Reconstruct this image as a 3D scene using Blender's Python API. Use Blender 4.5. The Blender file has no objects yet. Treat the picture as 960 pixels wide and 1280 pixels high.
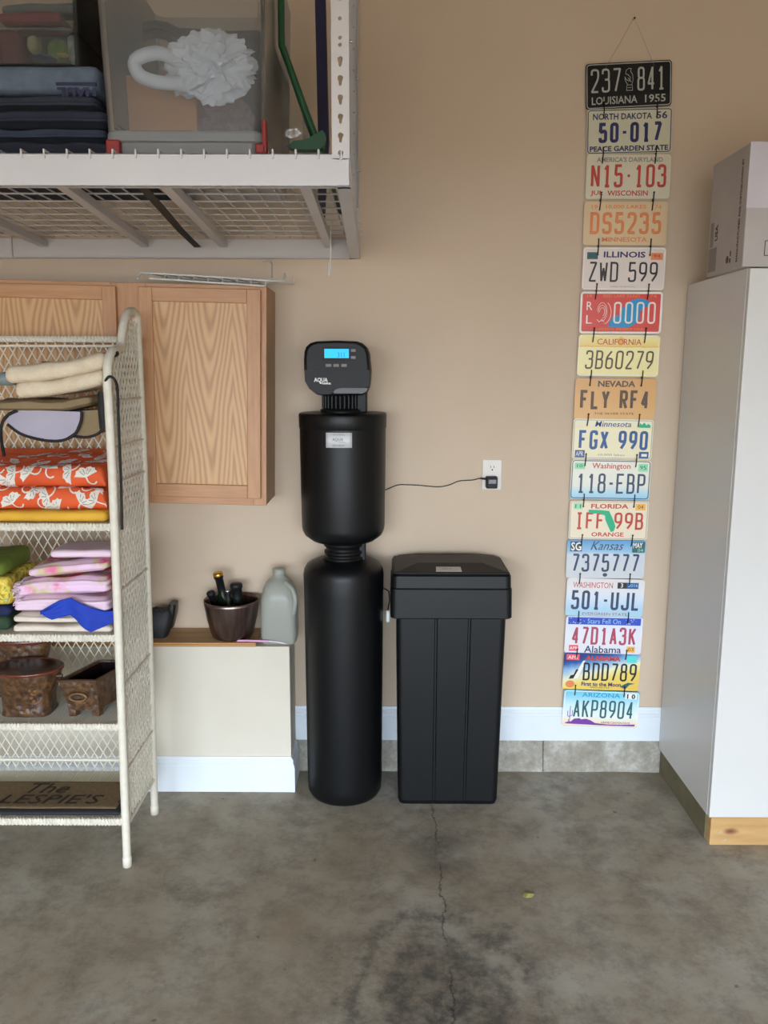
import bpy, bmesh, math, random
from math import sin, cos, pi, radians, sqrt
from mathutils import Vector, Matrix, noise
C = bpy.context
random.seed(7)
# ------------------------------------------------------------------ camera
FOC, PITCH, ROLL, YAW = 1028.83, .1699, .0027, .0028
CP = Vector((0, -3.15, 1.6112))
_F = Vector((-sin(YAW)*cos(PITCH), cos(YAW)*cos(PITCH), -sin(PITCH)))
_R = Vector((cos(YAW), sin(YAW), 0)); _U = _R.cross(_F)
R2 = _R*cos(ROLL)+_U*sin(ROLL); U2 = _U*cos(ROLL)-_R*sin(ROLL)
cam = bpy.data.cameras.new('camera'); co = bpy.data.objects.new('camera', cam)
C.scene.collection.objects.link(co)
M = Matrix((R2, U2, -_F)).transposed().to_4x4(); M.translation = CP
co.matrix_world = M
cam.sensor_fit = 'VERTICAL'; cam.sensor_height = 36; cam.lens = FOC/1280*36
cam.clip_start = .05; cam.clip_end = 300
C.scene.camera = co
def at(x, y, Y):                     # photograph point seen at depth Y -> metres
    v = _F+R2*((x-480)/FOC)-U2*((y-640)/FOC)
    return CP+v*((Y-CP.y)/v.y)
def atz(x, y, Z):
    v = _F+R2*((x-480)/FOC)-U2*((y-640)/FOC)
    return CP+v*((Z-CP.z)/v.z)
# ------------------------------------------------------------------ world, sun, daylight, exposure
w = bpy.data.worlds.new('sky'); C.scene.world = w; w.use_nodes = True
bg = w.node_tree.nodes['Background']; bg.inputs[0].default_value = (.74, .86, 1, 1); bg.inputs[1].default_value = 4.7
def sun(name, elev, azim, strength, col, ang):
    l = bpy.data.lights.new(name, 'SUN'); l.energy = strength; l.color = col; l.angle = radians(ang)
    o = bpy.data.objects.new(name, l); C.scene.collection.objects.link(o)
    d = Vector((cos(radians(elev))*sin(radians(azim)), cos(radians(elev))*cos(radians(azim)), sin(radians(elev))))
    o.rotation_euler = d.to_track_quat('Z', 'Y').to_euler(); o.location = (0, -12, 8); return o
sun('sun', 42, 20, 6.0, (1, .74, .46), 1.0)
pl = bpy.data.lights.new('door_opening_portal', 'AREA'); pl.shape = 'RECTANGLE'; pl.size = 4.8; pl.size_y = 2.2
pl.cycles.is_portal = True
po = bpy.data.objects.new('door_opening_portal', pl); C.scene.collection.objects.link(po)
po.location = (-.2, -6.45, 1.1); po.rotation_euler = (radians(90), 0, 0)
vs = C.scene.view_settings; vs.view_transform = 'Standard'; vs.look = 'None'; vs.gamma = 1; vs.use_curve_mapping = False
vs.exposure = 2.0
# ------------------------------------------------------------------ materials
def lin(c):
    return tuple((v/12.92 if v <= .04045 else ((v+.055)/1.055)**2.4) for v in [k/255 for k in c])+(1,)
class NT:
    def __init__(s, name):
        s.m = bpy.data.materials.new(name); s.m.use_nodes = True; s.t = s.m.node_tree
        s.b = s.t.nodes['Principled BSDF']; s.tc = s.n('ShaderNodeTexCoord')
    def n(s, typ, ins=None, **kw):
        k = s.t.nodes.new(typ)
        for a, v in kw.items(): setattr(k, a, v)
        for i, v in (ins or {}).items():
            if isinstance(v, bpy.types.NodeSocket): s.t.links.new(v, k.inputs[i])
            else: k.inputs[i].default_value = v
        return k
    def l(s, a, b): s.t.links.new(a, b)
    def noise(s, scale, detail=3, rough=.5, vec=None, dist=0, space='Object'):
        return s.n('ShaderNodeTexNoise', {'Vector': vec if vec is not None else s.tc.outputs[space], 'Scale': scale, 'Detail': detail, 'Roughness': rough, 'Distortion': dist}).outputs[0]
    def mapping(s, scale=(1, 1, 1), loc=(0, 0, 0), rot=(0, 0, 0), space='Object'):
        return s.n('ShaderNodeMapping', {'Vector': s.tc.outputs[space], 'Scale': scale, 'Location': loc, 'Rotation': rot}).outputs[0]
    def math(s, op, a, b=0.0, c=0.0, clamp=False):
        k = s.n('ShaderNodeMath', {0: a, 1: b, 2: c}, operation=op); k.use_clamp = clamp; return k.outputs[0]
    def ramp(s, fac, stops, interp='LINEAR'):
        k = s.n('ShaderNodeValToRGB', {0: fac}); cr = k.color_ramp; cr.interpolation = interp
        while len(cr.elements) < len(stops): cr.elements.new(.5)
        for e, (p, c) in zip(cr.elements, stops): e.position = p; e.color = c if len(c) == 4 else lin(c)
        return k.outputs[0]
    def mix(s, f, a, b, mode='MIX'):
        k = s.n('ShaderNodeMix', data_type='RGBA', blend_type=mode)
        for i, v in ((0, f), (6, a), (7, b)):
            if isinstance(v, bpy.types.NodeSocket): s.l(v, k.inputs[i])
            else: k.inputs[i].default_value = v
        return k.outputs[2]
    def xyz(s, space='Object', vec=None):
        return s.n('ShaderNodeSeparateXYZ', {0: vec if vec is not None else s.tc.outputs[space]}).outputs
    def bump(s, h, strength=.3, dist=.002):
        k = s.n('ShaderNodeBump', {'Strength': strength, 'Distance': dist, 'Height': h}); s.l(k.outputs[0], s.b.inputs['Normal'])
    def base(s, v):
        if isinstance(v, bpy.types.NodeSocket): s.l(v, s.b.inputs['Base Color'])
        else: s.b.inputs['Base Color'].default_value = v
    def set(s, rough=.5, metal=0, spec=.5):
        s.b.inputs['Roughness'].default_value = rough; s.b.inputs['Metallic'].default_value = metal
        s.b.inputs['Specular IOR Level'].default_value = spec; return s
_mc = {}
def pm(name, c1, c2=None, sc=6, rough=.5, metal=0, spec=.5, bump=0, bsc=80, bd=.001, contrast=.25):
    if name in _mc: return _mc[name]
    k = NT(name); k.set(rough, metal, spec)
    if c2 is None: c2 = tuple(int(v*.9) for v in c1)
    k.base(k.ramp(k.noise(sc, 4), [(.5-contrast, lin(c1)), (.5+contrast, lin(c2))]))
    if bump: k.bump(k.noise(bsc, 3), bump, bd)
    _mc[name] = k.m; return k.m
def wall_mat():
    k = NT('beige_wall_paint'); k.set(.75, 0, .25)
    k.base(k.ramp(k.noise(1.3, 5), [(.3, (207, 186, 163)), (.7, (200, 179, 156))]))
    k.bump(k.noise(160, 3), .25, .0015); return k.m
def concrete_mat():
    k = NT('stained_concrete'); k.set(.7, 0, .35)
    n1 = k.noise(2.2, 8, .65); n2 = k.noise(8, 10, .78); n3 = k.noise(60, 4, .6)
    c = k.ramp(n1, [(.3, (150, 136, 115)), (.5, (167, 158, 141)), (.7, (184, 181, 171))])
    c = k.mix(k.ramp(n2, [(.45, (0, 0, 0)), (.72, (255, 255, 255))]), c, lin((116, 108, 97)))
    c = k.mix(k.ramp(n3, [(.55, (0, 0, 0)), (.8, (120, 120, 120))]), c, lin((196, 190, 178)))
    X, Y, Z = k.xyz()[:3]
    wob = k.math('MULTIPLY', k.math('SUBTRACT', k.noise(5, 9, .72), .5), .34)
    # old oil stain with a pale inner ring, and a trail of drips running back to the wall
    dx = k.math('MULTIPLY', k.math('SUBTRACT', X, .15), 1.0); dy = k.math('MULTIPLY', k.math('SUBTRACT', Y, -1.27), .72)
    r = k.math('ADD', k.math('SQRT', k.math('ADD', k.math('MULTIPLY', dx, dx), k.math('MULTIPLY', dy, dy))), wob)
    disc = k.ramp(r, [(0, (255, 255, 255)), (.15, (225, 225, 225)), (.195, (130, 130, 130)), (.225, (140, 140, 140)), (.25, (220, 220, 220)), (.29, (120, 120, 120)), (.37, (0, 0, 0))])
    c = k.mix(k.math('MULTIPLY', k.math('MULTIPLY', disc, .95), k.ramp(k.noise(16, 6, .7), [(.3, (130, 130, 130)), (.6, (255, 255, 255))])), c, lin((72, 71, 69)))
    wx = k.math('ABSOLUTE', k.math('SUBTRACT', k.math('ADD', X, k.math('MULTIPLY', wob, .3)), .185))
    st = k.math('MULTIPLY', k.ramp(wx, [(0, (255, 255, 255)), (.07, (190, 190, 190)), (.13, (0, 0, 0))]), k.ramp(k.math('ADD', k.math('MULTIPLY', Y, -1), wob), [(.42, (0, 0, 0)), (.52, (220, 220, 220)), (.66, (200, 200, 200)), (.8, (40, 40, 40))]))
    c = k.mix(k.math('MULTIPLY', st, k.ramp(k.noise(12, 6, .7), [(.3, (120, 120, 120)), (.55, (255, 255, 255))])), c, lin((66, 66, 66)))
    cn = k.math('MULTIPLY', k.math('SUBTRACT', k.noise(9, 6, .7), .5), .09)
    cr = k.math('ABSOLUTE', k.math('SUBTRACT', k.math('ADD', X, cn), .178))
    crm = k.math('MULTIPLY', k.ramp(cr, [(0, (255, 255, 255)), (.0022, (255, 255, 255)), (.004, (0, 0, 0))]), k.ramp(k.noise(6, 3), [(.40, (0, 0, 0)), (.5, (230, 230, 230))]))
    c = k.mix(crm, c, lin((34, 33, 31)))
    sp = k.ramp(k.noise(23, 2, .4), [(.74, (0, 0, 0)), (.77, (255, 255, 255))])
    c = k.mix(k.math('MULTIPLY', sp, .5), c, lin((60, 56, 50)))
    k.base(c); k.bump(k.math('ADD', n2, k.math('MULTIPLY', n3, .6)), .25, .003); return k.m
def oak_mat(name, dir='v', cathedral=False, base=(196, 150, 104), dark=(160, 112, 70)):
    k = NT(name); k.set(.42, 0, .4)
    sc = (1, 1, .07) if dir == 'v' else (.07, 1, 1)
    mp = k.mapping(sc)
    fine = k.noise(110, 5, .65, vec=mp)
    broad = k.noise(14, 3, .5, vec=mp)
    if cathedral:
        X, Y, Z = k.xyz()[:3]
        wob = k.math('MULTIPLY', k.math('SUBTRACT', k.noise(5, 3, .5, vec=k.mapping((1, 1, .35))), .5), .05)
        # bookmatched flame figure: rings swept along a parabola
        q = k.math('PINGPONG', k.math('ADD', k.math('ADD', X, 10.02), wob), .078); q = k.math('SQRT', k.math('ADD', k.math('MULTIPLY', q, q), .00035))
        ph = k.math('ADD', k.math('MULTIPLY', Z, -46), k.math('MULTIPLY', q, 400))
        ph = k.math('ADD', ph, k.math('MULTIPLY', k.noise(3, 2, .5, vec=k.mapping((1.6, 1, .45), (3, 1, 2))), 22))
        wv = k.math('MULTIPLY', k.math('ADD', k.math('SINE', ph), 1), .5)
        v = k.math('ADD', k.math('MULTIPLY', wv, .62), k.math('MULTIPLY', fine, .38))
        c = k.ramp(v, [(.15, (208, 166, 120)), (.55, (198, 154, 108)), (.9, (172, 128, 86))])
    else:
        v = k.math('ADD', k.math('MULTIPLY', fine, .6), k.math('MULTIPLY', broad, .4))
        c = k.ramp(v, [(.3, base), (.7, dark)])
    k.base(c); k.bump(fine, .12, .0006); return k.m
def clear_mat(name, tint, haze, rough=.15):
    k = NT(name); t = k.t; o = t.nodes['Material Output']
    tr = k.n('ShaderNodeBsdfTransparent', {0: lin(tint)}); di = k.n('ShaderNodeBsdfDiffuse', {0: lin((205, 205, 205))})
    tl = k.n('ShaderNodeBsdfTranslucent', {0: lin((205, 205, 205))})
    gl = k.n('ShaderNodeBsdfGlossy', {0: (1, 1, 1, 1), 'Roughness': rough}); fr = k.n('ShaderNodeFresnel', {0: 1.45})
    m0 = k.n('ShaderNodeMixShader', {0: .5, 1: di.outputs[0], 2: tl.outputs[0]})
    m1 = k.n('ShaderNodeMixShader', {0: haze, 1: tr.outputs[0], 2: m0.outputs[0]})
    m2 = k.n('ShaderNodeMixShader', {0: fr.outputs[0], 1: m1.outputs[0], 2: gl.outputs[0]})
    k.l(m2.outputs[0], o.inputs[0]); return k.m
def emit(name, col, s):
    k = NT(name); k.b.inputs['Emission Color'].default_value = lin(col); k.b.inputs['Emission Strength'].default_value = s
    k.base(lin(col)); return k.m
# ------------------------------------------------------------------ geometry helpers
class MB:
    def __init__(s): s.v = []; s.f = []; s.sm = []
    def add(s, vs, fs, smooth=False):
        o = len(s.v); s.v += [tuple(p) for p in vs]; s.f += [tuple(i+o for i in q) for q in fs]; s.sm += [smooth]*len(fs); return s
    def box(s, x0, x1, y0, y1, z0, z1):
        if x0 > x1: x0, x1 = x1, x0
        if y0 > y1: y0, y1 = y1, y0
        if z0 > z1: z0, z1 = z1, z0
        return s.add([(x, y, z) for x in (x0, x1) for y in (y0, y1) for z in (z0, z1)],
                     [(0, 1, 3, 2), (4, 6, 7, 5), (0, 4, 5, 1), (2, 3, 7, 6), (0, 2, 6, 4), (1, 5, 7, 3)])
    def loft(s, rings, caps=True, smooth=False, closed=True):
        n = len(rings[0]); vs = [p for r in rings for p in r]; fs = []
        for i in range(len(rings)-1):
            for j in range(n if closed else n-1):
                k = (j+1) % n; fs.append((i*n+j, i*n+k, (i+1)*n+k, (i+1)*n+j))
        s.add(vs, fs, smooth)
        if caps and closed:
            s.add(rings[0], [tuple(range(n))[::-1]], False); s.add(rings[-1], [tuple(range(n))], False)
        return s
    def lathe(s, prof, c=(0, 0, 0), n=40, smooth=True, sx=1, sy=1):
        rings = [[(c[0]+r*cos(2*pi*j/n)*sx, c[1]+r*sin(2*pi*j/n)*sy, c[2]+z) for j in range(n)] for r, z in prof]
        return s.loft(rings, caps=False, smooth=smooth)
    def tube(s, pts, r, n=8, closed=False, caps=True):
        pts = [Vector(p) for p in pts]; N = len(pts); rings = []
        t0 = (pts[1]-pts[0]).normalized(); up = Vector((0, 0, 1)) if abs(t0.z) < .9 else Vector((1, 0, 0))
        nrm = t0.cross(up).normalized()
        for i, p in enumerate(pts):
            if closed: t = (pts[(i+1) % N]-pts[i-1])
            else: t = pts[min(i+1, N-1)]-pts[max(i-1, 0)]
            t.normalize(); nrm = (nrm-t*nrm.dot(t)).normalized(); b = t.cross(nrm)
            rr = r[i] if isinstance(r, (list, tuple)) else r
            rings.append([p+(nrm*cos(2*pi*j/n)+b*sin(2*pi*j/n))*rr for j in range(n)])
        if closed: rings.append(rings[0])
        return s.loft(rings, caps=caps and not closed, smooth=n > 5)
    def prism(s, poly, y0, y1, smooth=False):     # poly in xz, extruded along y
        n = len(poly)
        vs = [(x, y0, z) for x, z in poly]+[(x, y1, z) for x, z in poly]
        s.add(vs, [tuple(range(n)), tuple(range(2*n-1, n-1, -1))], False)
        return s.add(vs, [(i, n+i, n+(i+1) % n, (i+1) % n) for i in range(n)], smooth)
    def grid(s, f, nu, nv, smooth=True):
        vs = [f(i/nu, j/nv) for j in range(nv+1) for i in range(nu+1)]
        return s.add(vs, [(j*(nu+1)+i, j*(nu+1)+i+1, (j+1)*(nu+1)+i+1, (j+1)*(nu+1)+i) for j in range(nv) for i in range(nu)], smooth)
    def soft(s, x0, x1, y0, y1, z0, z1, r=.01, amp=.004, freq=9, seed=0, nx=24, ny=14, nz=6, fold=0, fa=.003, flat=True, sag=None):
        lo = Vector((x0, y0, z0)); hi = Vector((x1, y1, z1)); dims = hi-lo
        r = min(r, dims.x/2*.98, dims.y/2*.98, dims.z/2*.98)
        def mp(p):
            q = Vector([lo[i]+p[i]*dims[i] for i in range(3)])
            inn = Vector([min(max(q[i], lo[i]+r), hi[i]-r) for i in range(3)])
            d = q-inn
            nd = d.normalized() if d.length > 1e-9 else Vector((0, 0, 0))
            q = inn+nd*r if d.length > 1e-9 else q
            nz_ = noise.noise_vector(q*freq+Vector((seed*3.1, seed*1.7, seed)))
            q = q+Vector((nz_.x, nz_.y, nz_.z*(p[2] if flat else 1)))*amp
            if fold and (d.y < -1e-6 or d.x > 1e-6 or d.x < -1e-6):
                g = abs(sin(pi*fold*(p[2])))**.5
                q += nd*(g-1)*fa
            if sag: q = sag(q)
            return q
        for ax in range(3):
            a, b = (ax+1) % 3, (ax+2) % 3; ns = (nx, ny, nz)
            for side in (0, 1):
                def f(u, v):
                    p = [0, 0, 0]; p[ax] = side; p[a] = u if side else v; p[b] = v if side else u
                    return mp(p)
                s.grid(f, ns[a] if side else ns[b], ns[b] if side else ns[a])
        return s
    def build(s, name, mat, parent=None, world=True, bevel=0, seg=2, merge=False, xf=None):
        me = bpy.data.meshes.new(name)
        vs = s.v
        if xf: vs = [xf(Vector(p)) for p in vs]
        if parent is not None and world:
            inv = chain(parent).inverted(); vs = [inv @ Vector(p) for p in vs]
        me.from_pydata([tuple(p) for p in vs], [], s.f)
        me.polygons.foreach_set('use_smooth', s.sm)
        if merge:
            bm = bmesh.new(); bm.from_mesh(me); bmesh.ops.remove_doubles(bm, verts=bm.verts, dist=2e-5); bmesh.ops.recalc_face_normals(bm, faces=bm.faces); bm.to_mesh(me); bm.free()
        me.update()
        o = bpy.data.objects.new(name, me); C.scene.collection.objects.link(o)
        if mat: me.materials.append(mat)
        if parent: o.parent = parent
        if bevel:
            b = o.modifiers.new('bevel', 'BEVEL'); b.width = bevel; b.segments = seg; b.limit_method = 'ANGLE'; b.angle_limit = radians(35)
        return o
def chain(o):
    m = o.matrix_basis.copy()
    while o.parent: o = o.parent; m = o.matrix_basis @ m
    return m
def tag(o, label=None, cat=None, group=None, kind=None):
    if label: o['label'] = label
    if cat: o['category'] = cat
    if group: o['group'] = group
    if kind: o['kind'] = kind
    return o
def thing(name, label, cat, loc=(0, 0, 0), rot=(0, 0, 0), group=None):
    o = bpy.data.objects.new(name, None); C.scene.collection.objects.link(o); o.empty_display_size = .05
    o.location = loc; o.rotation_euler = rot; return tag(o, label, cat, group)
def struct(name, mb, mat, **k): return tag(mb.build(name, mat, **k), kind='structure')
def rrect(x0, x1, z0, z1, r, n=5):
    p = []
    for cx, cz, a in ((x1-r, z0+r, -90), (x1-r, z1-r, 0), (x0+r, z1-r, 90), (x0+r, z0+r, 180)):
        for i in range(n+1):
            t = radians(a+90*i/n); p.append((cx+r*cos(t), cz+r*sin(t)))
    return p
_tx = {}
def text(s, x0, x1, z0, z1, y, parent, mat, name='lettering', depth=.0008, shear=0, bold=0, rot=0, world=False, xf=None, plane='xz'):
    key = (s, shear, bold)
    if key not in _tx:
        cu = bpy.data.curves.new('t', 'FONT'); cu.body = s; cu.extrude = .5; cu.offset = bold; cu.shear = shear; cu.resolution_u = 2; cu.fill_mode = 'FRONT'
        ob = bpy.data.objects.new('t', cu); C.scene.collection.objects.link(ob); dg = C.evaluated_depsgraph_get()
        me = bpy.data.meshes.new_from_object(ob.evaluated_get(dg)); bpy.data.objects.remove(ob)
        V = [v.co.copy() for v in me.vertices]; F = [tuple(p.vertices) for p in me.polygons]
        bpy.data.meshes.remove(me); _tx[key] = (V, F)
    V, F = _tx[key]
    ax, bx = min(v.x for v in V), max(v.x for v in V); az, bz = min(v.y for v in V), max(v.y for v in V)
    out = []
    cx, cz = (x0+x1)/2, (z0+z1)/2
    for v in V:
        X = x0+(v.x-ax)/(bx-ax)*(x1-x0)-cx; Z = z0+(v.y-az)/(bz-az)*(z1-z0)-cz
        if rot: X, Z = X*cos(rot)-Z*sin(rot), X*sin(rot)+Z*cos(rot)
        out.append((X+cx, y-(v.z+.5)*depth, Z+cz))
    m = MB(); m.add(out, F); return m.build(name, mat, parent, world=world, xf=xf)
# ------------------------------------------------------------------ embossed stroke font
GL = {
'0': [('c', [(0, 0), (1, 0), (1, 1), (0, 1)])], '1': [('o', [(.2, .8, 0), (.55, 1, 0), (.55, 0)]), ('o', [(.2, 0), (.9, 0)])],
'2': [('o', [(0, .76), (0, 1), (1, 1), (1, .6), (0, 0, 0), (1, 0)])], '3': [('o', [(0, .8), (0, 1), (.95, 1), (.95, .54), (.35, .54)]), ('o', [(.35, .54), (1, .54), (1, 0), (0, 0), (0, .2)])],
'4': [('o', [(.72, 0), (.72, 1, 0), (0, .26, 0), (1, .26)])], '5': [('o', [(.95, 1), (.1, 1, 0), (.04, .55, 0), (1, .62), (1, 0), (0, 0), (0, .2)])],
'6': [('c', [(0, 0), (1, 0), (1, .58), (0, .58)]), ('o', [(0, .28), (0, .62), (.75, 1)])], '7': [('o', [(0, 1), (1, 1, 0), (.3, 0)])],
'8': [('c', [(.06, .54), (.94, .54), (.94, 1), (.06, 1)]), ('c', [(0, 0), (1, 0), (1, .54), (0, .54)])],
'9': [('c', [(0, .42), (1, .42), (1, 1), (0, 1)]), ('o', [(1, .72), (1, .38), (.3, 0)])],
'N': [('o', [(0, 0), (0, 1, 0), (1, 0, 0), (1, 1)])], 'D': [('c', [(0, 0, 0), (1, 0), (1, 1), (0, 1, 0)])],
'S': [('o', [(1, .8), (1, 1), (0, 1), (0, .52), (1, .52), (1, 0), (0, 0), (0, .2)])], 'Z': [('o', [(0, 1), (1, 1, 0), (0, 0, 0), (1, 0)])],
'W': [('o', [(0, 1), (.2, 0, 0), (.5, .7, 0), (.8, 0, 0), (1, 1)])], 'B': [('c', [(0, .52, 0), (.92, .52), (.92, 1), (0, 1, 0)]), ('c', [(0, 0, 0), (1, 0), (1, .52), (0, .52, 0)])],
'F': [('o', [(0, 0), (0, 1, 0), (1, 1)]), ('o', [(0, .54), (.8, .54)])], 'L': [('o', [(0, 1), (0, 0, 0), (1, 0)])],
'Y': [('o', [(0, 1), (.5, .48, 0), (1, 1)]), ('o', [(.5, .48), (.5, 0)])], 'R': [('c', [(0, .48, 0), (1, .48), (1, 1), (0, 1, 0)]), ('o', [(0, .5), (0, 0)]), ('o', [(.5, .48), (1, 0)])],
'P': [('c', [(0, .45, 0), (1, .45), (1, 1), (0, 1, 0)]), ('o', [(0, .5), (0, 0)])], 'G': [('o', [(1, .8), (1, 1), (0, 1), (0, 0), (1, 0), (1, .45, 0), (.55, .45)])],
'X': [('o', [(0, 0), (1, 1)]), ('o', [(0, 1), (1, 0)])], 'E': [('o', [(1, 0), (0, 0, 0), (0, 1, 0), (1, 1)]), ('o', [(0, .53), (.8, .53)])],
'I': [('o', [(.5, 0), (.5, 1)]), ('o', [(.15, 0), (.85, 0)]), ('o', [(.15, 1), (.85, 1)])], 'U': [('o', [(0, 1), (0, 0), (1, 0), (1, 1)])],
'J': [('o', [(1, 1), (1, 0), (0, 0), (0, .25)])], 'A': [('o', [(0, 0), (.5, 1, 0), (1, 0)]), ('o', [(.18, .3), (.82, .3)])],
'K': [('o', [(0, 0), (0, 1)]), ('o', [(1, 1), (0, .4)]), ('o', [(.35, .6), (1, 0)])], '-': [('o', [(.2, .5), (.8, .5)])], '.': [('o', [(.42, .5), (.58, .5)])]}
def fillet(pts, closed, rad):
    out = []; n = len(pts)
    for i, p in enumerate(pts):
        P = Vector(p[:2]); r = rad if len(p) == 2 else p[2]*rad
        if (not closed and i in (0, n-1)) or r < 1e-6: out.append(P); continue
        A = Vector(pts[i-1][:2]); B = Vector(pts[(i+1) % n][:2])
        a = (A-P); b = (B-P); la, lb = a.length, b.length; a.normalize(); b.normalize()
        t = min(r, la*.49, lb*.49); p0 = P+a*t; p1 = P+b*t
        for k in range(6):
            u = k/5; out.append(p0*(1-u)**2+P*2*u*(1-u)*.96+P*2*u*(1-u)*.04+p1*u*u)
    return out
def ribbon(mb, pts, wd, y, depth, closed=False):
    if not closed and len(pts) > 2:
        for i in range(1, len(pts)-1):
            a = (pts[i]-pts[i-1]).normalized(); b = (pts[i+1]-pts[i]).normalized()
            if a.dot(b) < -.1:
                e = wd*.32; ribbon(mb, pts[:i]+[pts[i]+a*e*.3], wd, y, depth); ribbon(mb, [pts[i]-b*e*.3]+pts[i+1:], wd, y, depth*1.04); return
    n = len(pts); L = []; Rr = []
    for i in range(n):
        a = pts[i-1] if (closed or i > 0) else None; b = pts[(i+1) % n] if (closed or i < n-1) else None
        d1 = (pts[i]-a).normalized() if a is not None else None; d2 = (b-pts[i]).normalized() if b is not None else None
        if d1 is None: d1 = d2
        if d2 is None: d2 = d1
        n1 = Vector((-d1.y, d1.x)); n2 = Vector((-d2.y, d2.x)); m = n1+n2
        if m.length < 1e-5: m = n1
        m.normalize(); k = min(1/max(m.dot(n1), .35), 2.2)
        L.append(pts[i]+m*wd/2*k); Rr.append(pts[i]-m*wd/2*k)
    rings = [[(l.x, y, l.y), (l.x*.9+r.x*.1, y-depth, l.y*.9+r.y*.1), (l.x*.1+r.x*.9, y-depth, l.y*.1+r.y*.9), (r.x, y, r.y)] for l, r in zip(L, Rr)]
    if closed: rings.append(rings[0])
    mb.loft(rings, caps=False, closed=False)
    if not closed:
        mb.add(rings[0], [(0, 1, 2, 3)]); mb.add(rings[-1], [(3, 2, 1, 0)])
def plate_no(s, x0, x1, z0, z1, y, parent, mat, sw=.006, depth=.0016, gapw=.32, name='plate_number', italic=0):
    units = sum((.62 if ch == ' ' else .7 if ch in '-.' else 1) for ch in s); gaps = len(s)-1
    sw *= 1.22; uw = (x1-x0)/(units+gaps*gapw); x = x0; H = z1-z0
    for ch in s:
        mb = MB()
        cw = uw*(.62 if ch == ' ' else .7 if ch in '-.' else 1)
        if ch in '-.':
            hw_ = .0062 if ch == '-' else .0042; MB().box(x+cw/2-hw_, x+cw/2+hw_, y-depth, y, z0+H*.5-.0042, z0+H*.5+.0042).build('embossed_character', mat, parent, world=False)
        elif ch in GL:
            inx = x+sw/2; iw = cw-sw; iz = z0+sw/2; ih = H-sw
            for gi, (typ, pts) in enumerate(GL[ch]):
                q = [(inx+p[0]*iw+italic*(p[1]-.5)*ih, iz+p[1]*ih)+tuple(p[2:]) for p in pts]
                ribbon(mb, fillet(q, typ == 'c', min(iw, ih)*.46), sw*(1.5 if ch in '-.' else 1), y, depth*(1+.05*gi), typ == 'c')
            mb.build('embossed_character', mat, parent, world=False)
        x += cw+uw*gapw
def poly(pts, y, depth, mat, parent, name, world=False):
    return MB().prism(pts, y-depth, y).build(name, mat, parent, world=world)
# ------------------------------------------------------------------ shared materials
MWALL = wall_mat(); MCON = concrete_mat()
MWHITE = pm('white_gloss_paint', (226, 232, 236), (218, 224, 228), 3, .4)
MBLACK = pm('black_textured_plastic', (9, 10, 12), (11, 13, 15), 30, .42, spec=.32, bump=.25, bsc=700, bd=.0004)
MBLK2 = pm('black_satin_plastic', (13, 13, 14), (10, 10, 11), 8, .5, spec=.3)
MGREYB = pm('charcoal_plastic', (40, 38, 37), (36, 34, 33), 8, .38)
MRUB = pm('black_rubber', (8, 8, 8), (11, 11, 11), 20, .6)
# ------------------------------------------------------------------ the setting
XL, XR, YB, ZC = -3.0, 2.6, -6.5, 2.96
f = MB(); f.box(XL, XR, YB, .15, -.1, 0); struct('floor', f, MCON)
struct('wall_back', MB().box(XL-.1, XR+.1, .0, .15, .133, ZC), MWALL)
struct('wall_left', MB().box(XL-.12, XL, YB, .15, 0, ZC), MWALL)
struct('wall_right', MB().box(XR, XR+.12, YB, .15, 0, ZC), MWALL)
struct('ceiling', MB().box(XL-.12, XR+.12, YB-.15, .15, ZC, ZC+.12), pm('dull_ceiling_paint', (150, 146, 140), (142, 138, 132), 3, .8))
fw = MB(); fw.box(XL-.12, -2.6, YB-.15, YB, 0, ZC); fw.box(2.2, XR+.12, YB-.15, YB, 0, ZC); fw.box(-2.6, 2.2, YB-.15, YB, 2.2, ZC)
struct('wall_front', fw, MWALL)
struct('ground', MB().box(-40, 40, -70, YB-.15, -.14, -.03), pm('sunlit_driveway', (122, 110, 92), (112, 100, 84), .8, .8))
# concrete stem wall under the back wall
tc = MB()
N = 110
def curb(u, v):
    x = XL+u*(XR-XL); z = v*.133
    n = noise.noise(Vector((x*6, z*9, 1)))*.006+noise.noise(Vector((x*30, z*30, 4)))*.0018
    return (x, -.004-(1-v)*.012+n*(1 if v < .99 else .2), z)
tc.grid(curb, N*2, 6, smooth=True); tc.add([curb(0, 1), curb(1, 1), (XR, .15, .133), (XL, .15, .133)], [(0, 1, 2, 3)])
k = NT('pale_rough_concrete'); k.set(.85, 0, .2)
c = k.ramp(k.noise(9, 10, .78), [(.3, (132, 124, 110)), (.5, (166, 160, 147)), (.66, (206, 203, 195))])
jx_ = k.math('ABSOLUTE', k.math('SUBTRACT', k.math('ADD', k.xyz()[0], k.math('MULTIPLY', k.noise(30, 3), .008)), .646)); c = k.mix(k.ramp(jx_, [(0, (255, 255, 255)), (.002, (0, 0, 0))]), c, lin((70, 62, 52)))
k.base(c); k.bump(k.noise(22, 9, .75), .9, .010)
struct('trim_1', tc, k.m)
def baseboard(name, x0, x1, yw, z0, z1):
    h = z1-z0
    prof = [(0, 0), (-.014, 0), (-.014, h*.72), (-.0115, h*.745), (-.0115, h*.80), (-.0085, h*.83), (-.0085, h*.93), (-.005, h), (0, h)]
    m = MB(); m.loft([[(x, yw+p[0], z0+p[1]) for p in prof] for x in (x0, x1)]); return struct(name, m, MWHITE, bevel=.0008)
baseboard('baseboard_back', XL, 1.10, 0, .134, .275)
baseboard('baseboard_back_right', 1.10, XR, 0, .134, .275)
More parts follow.
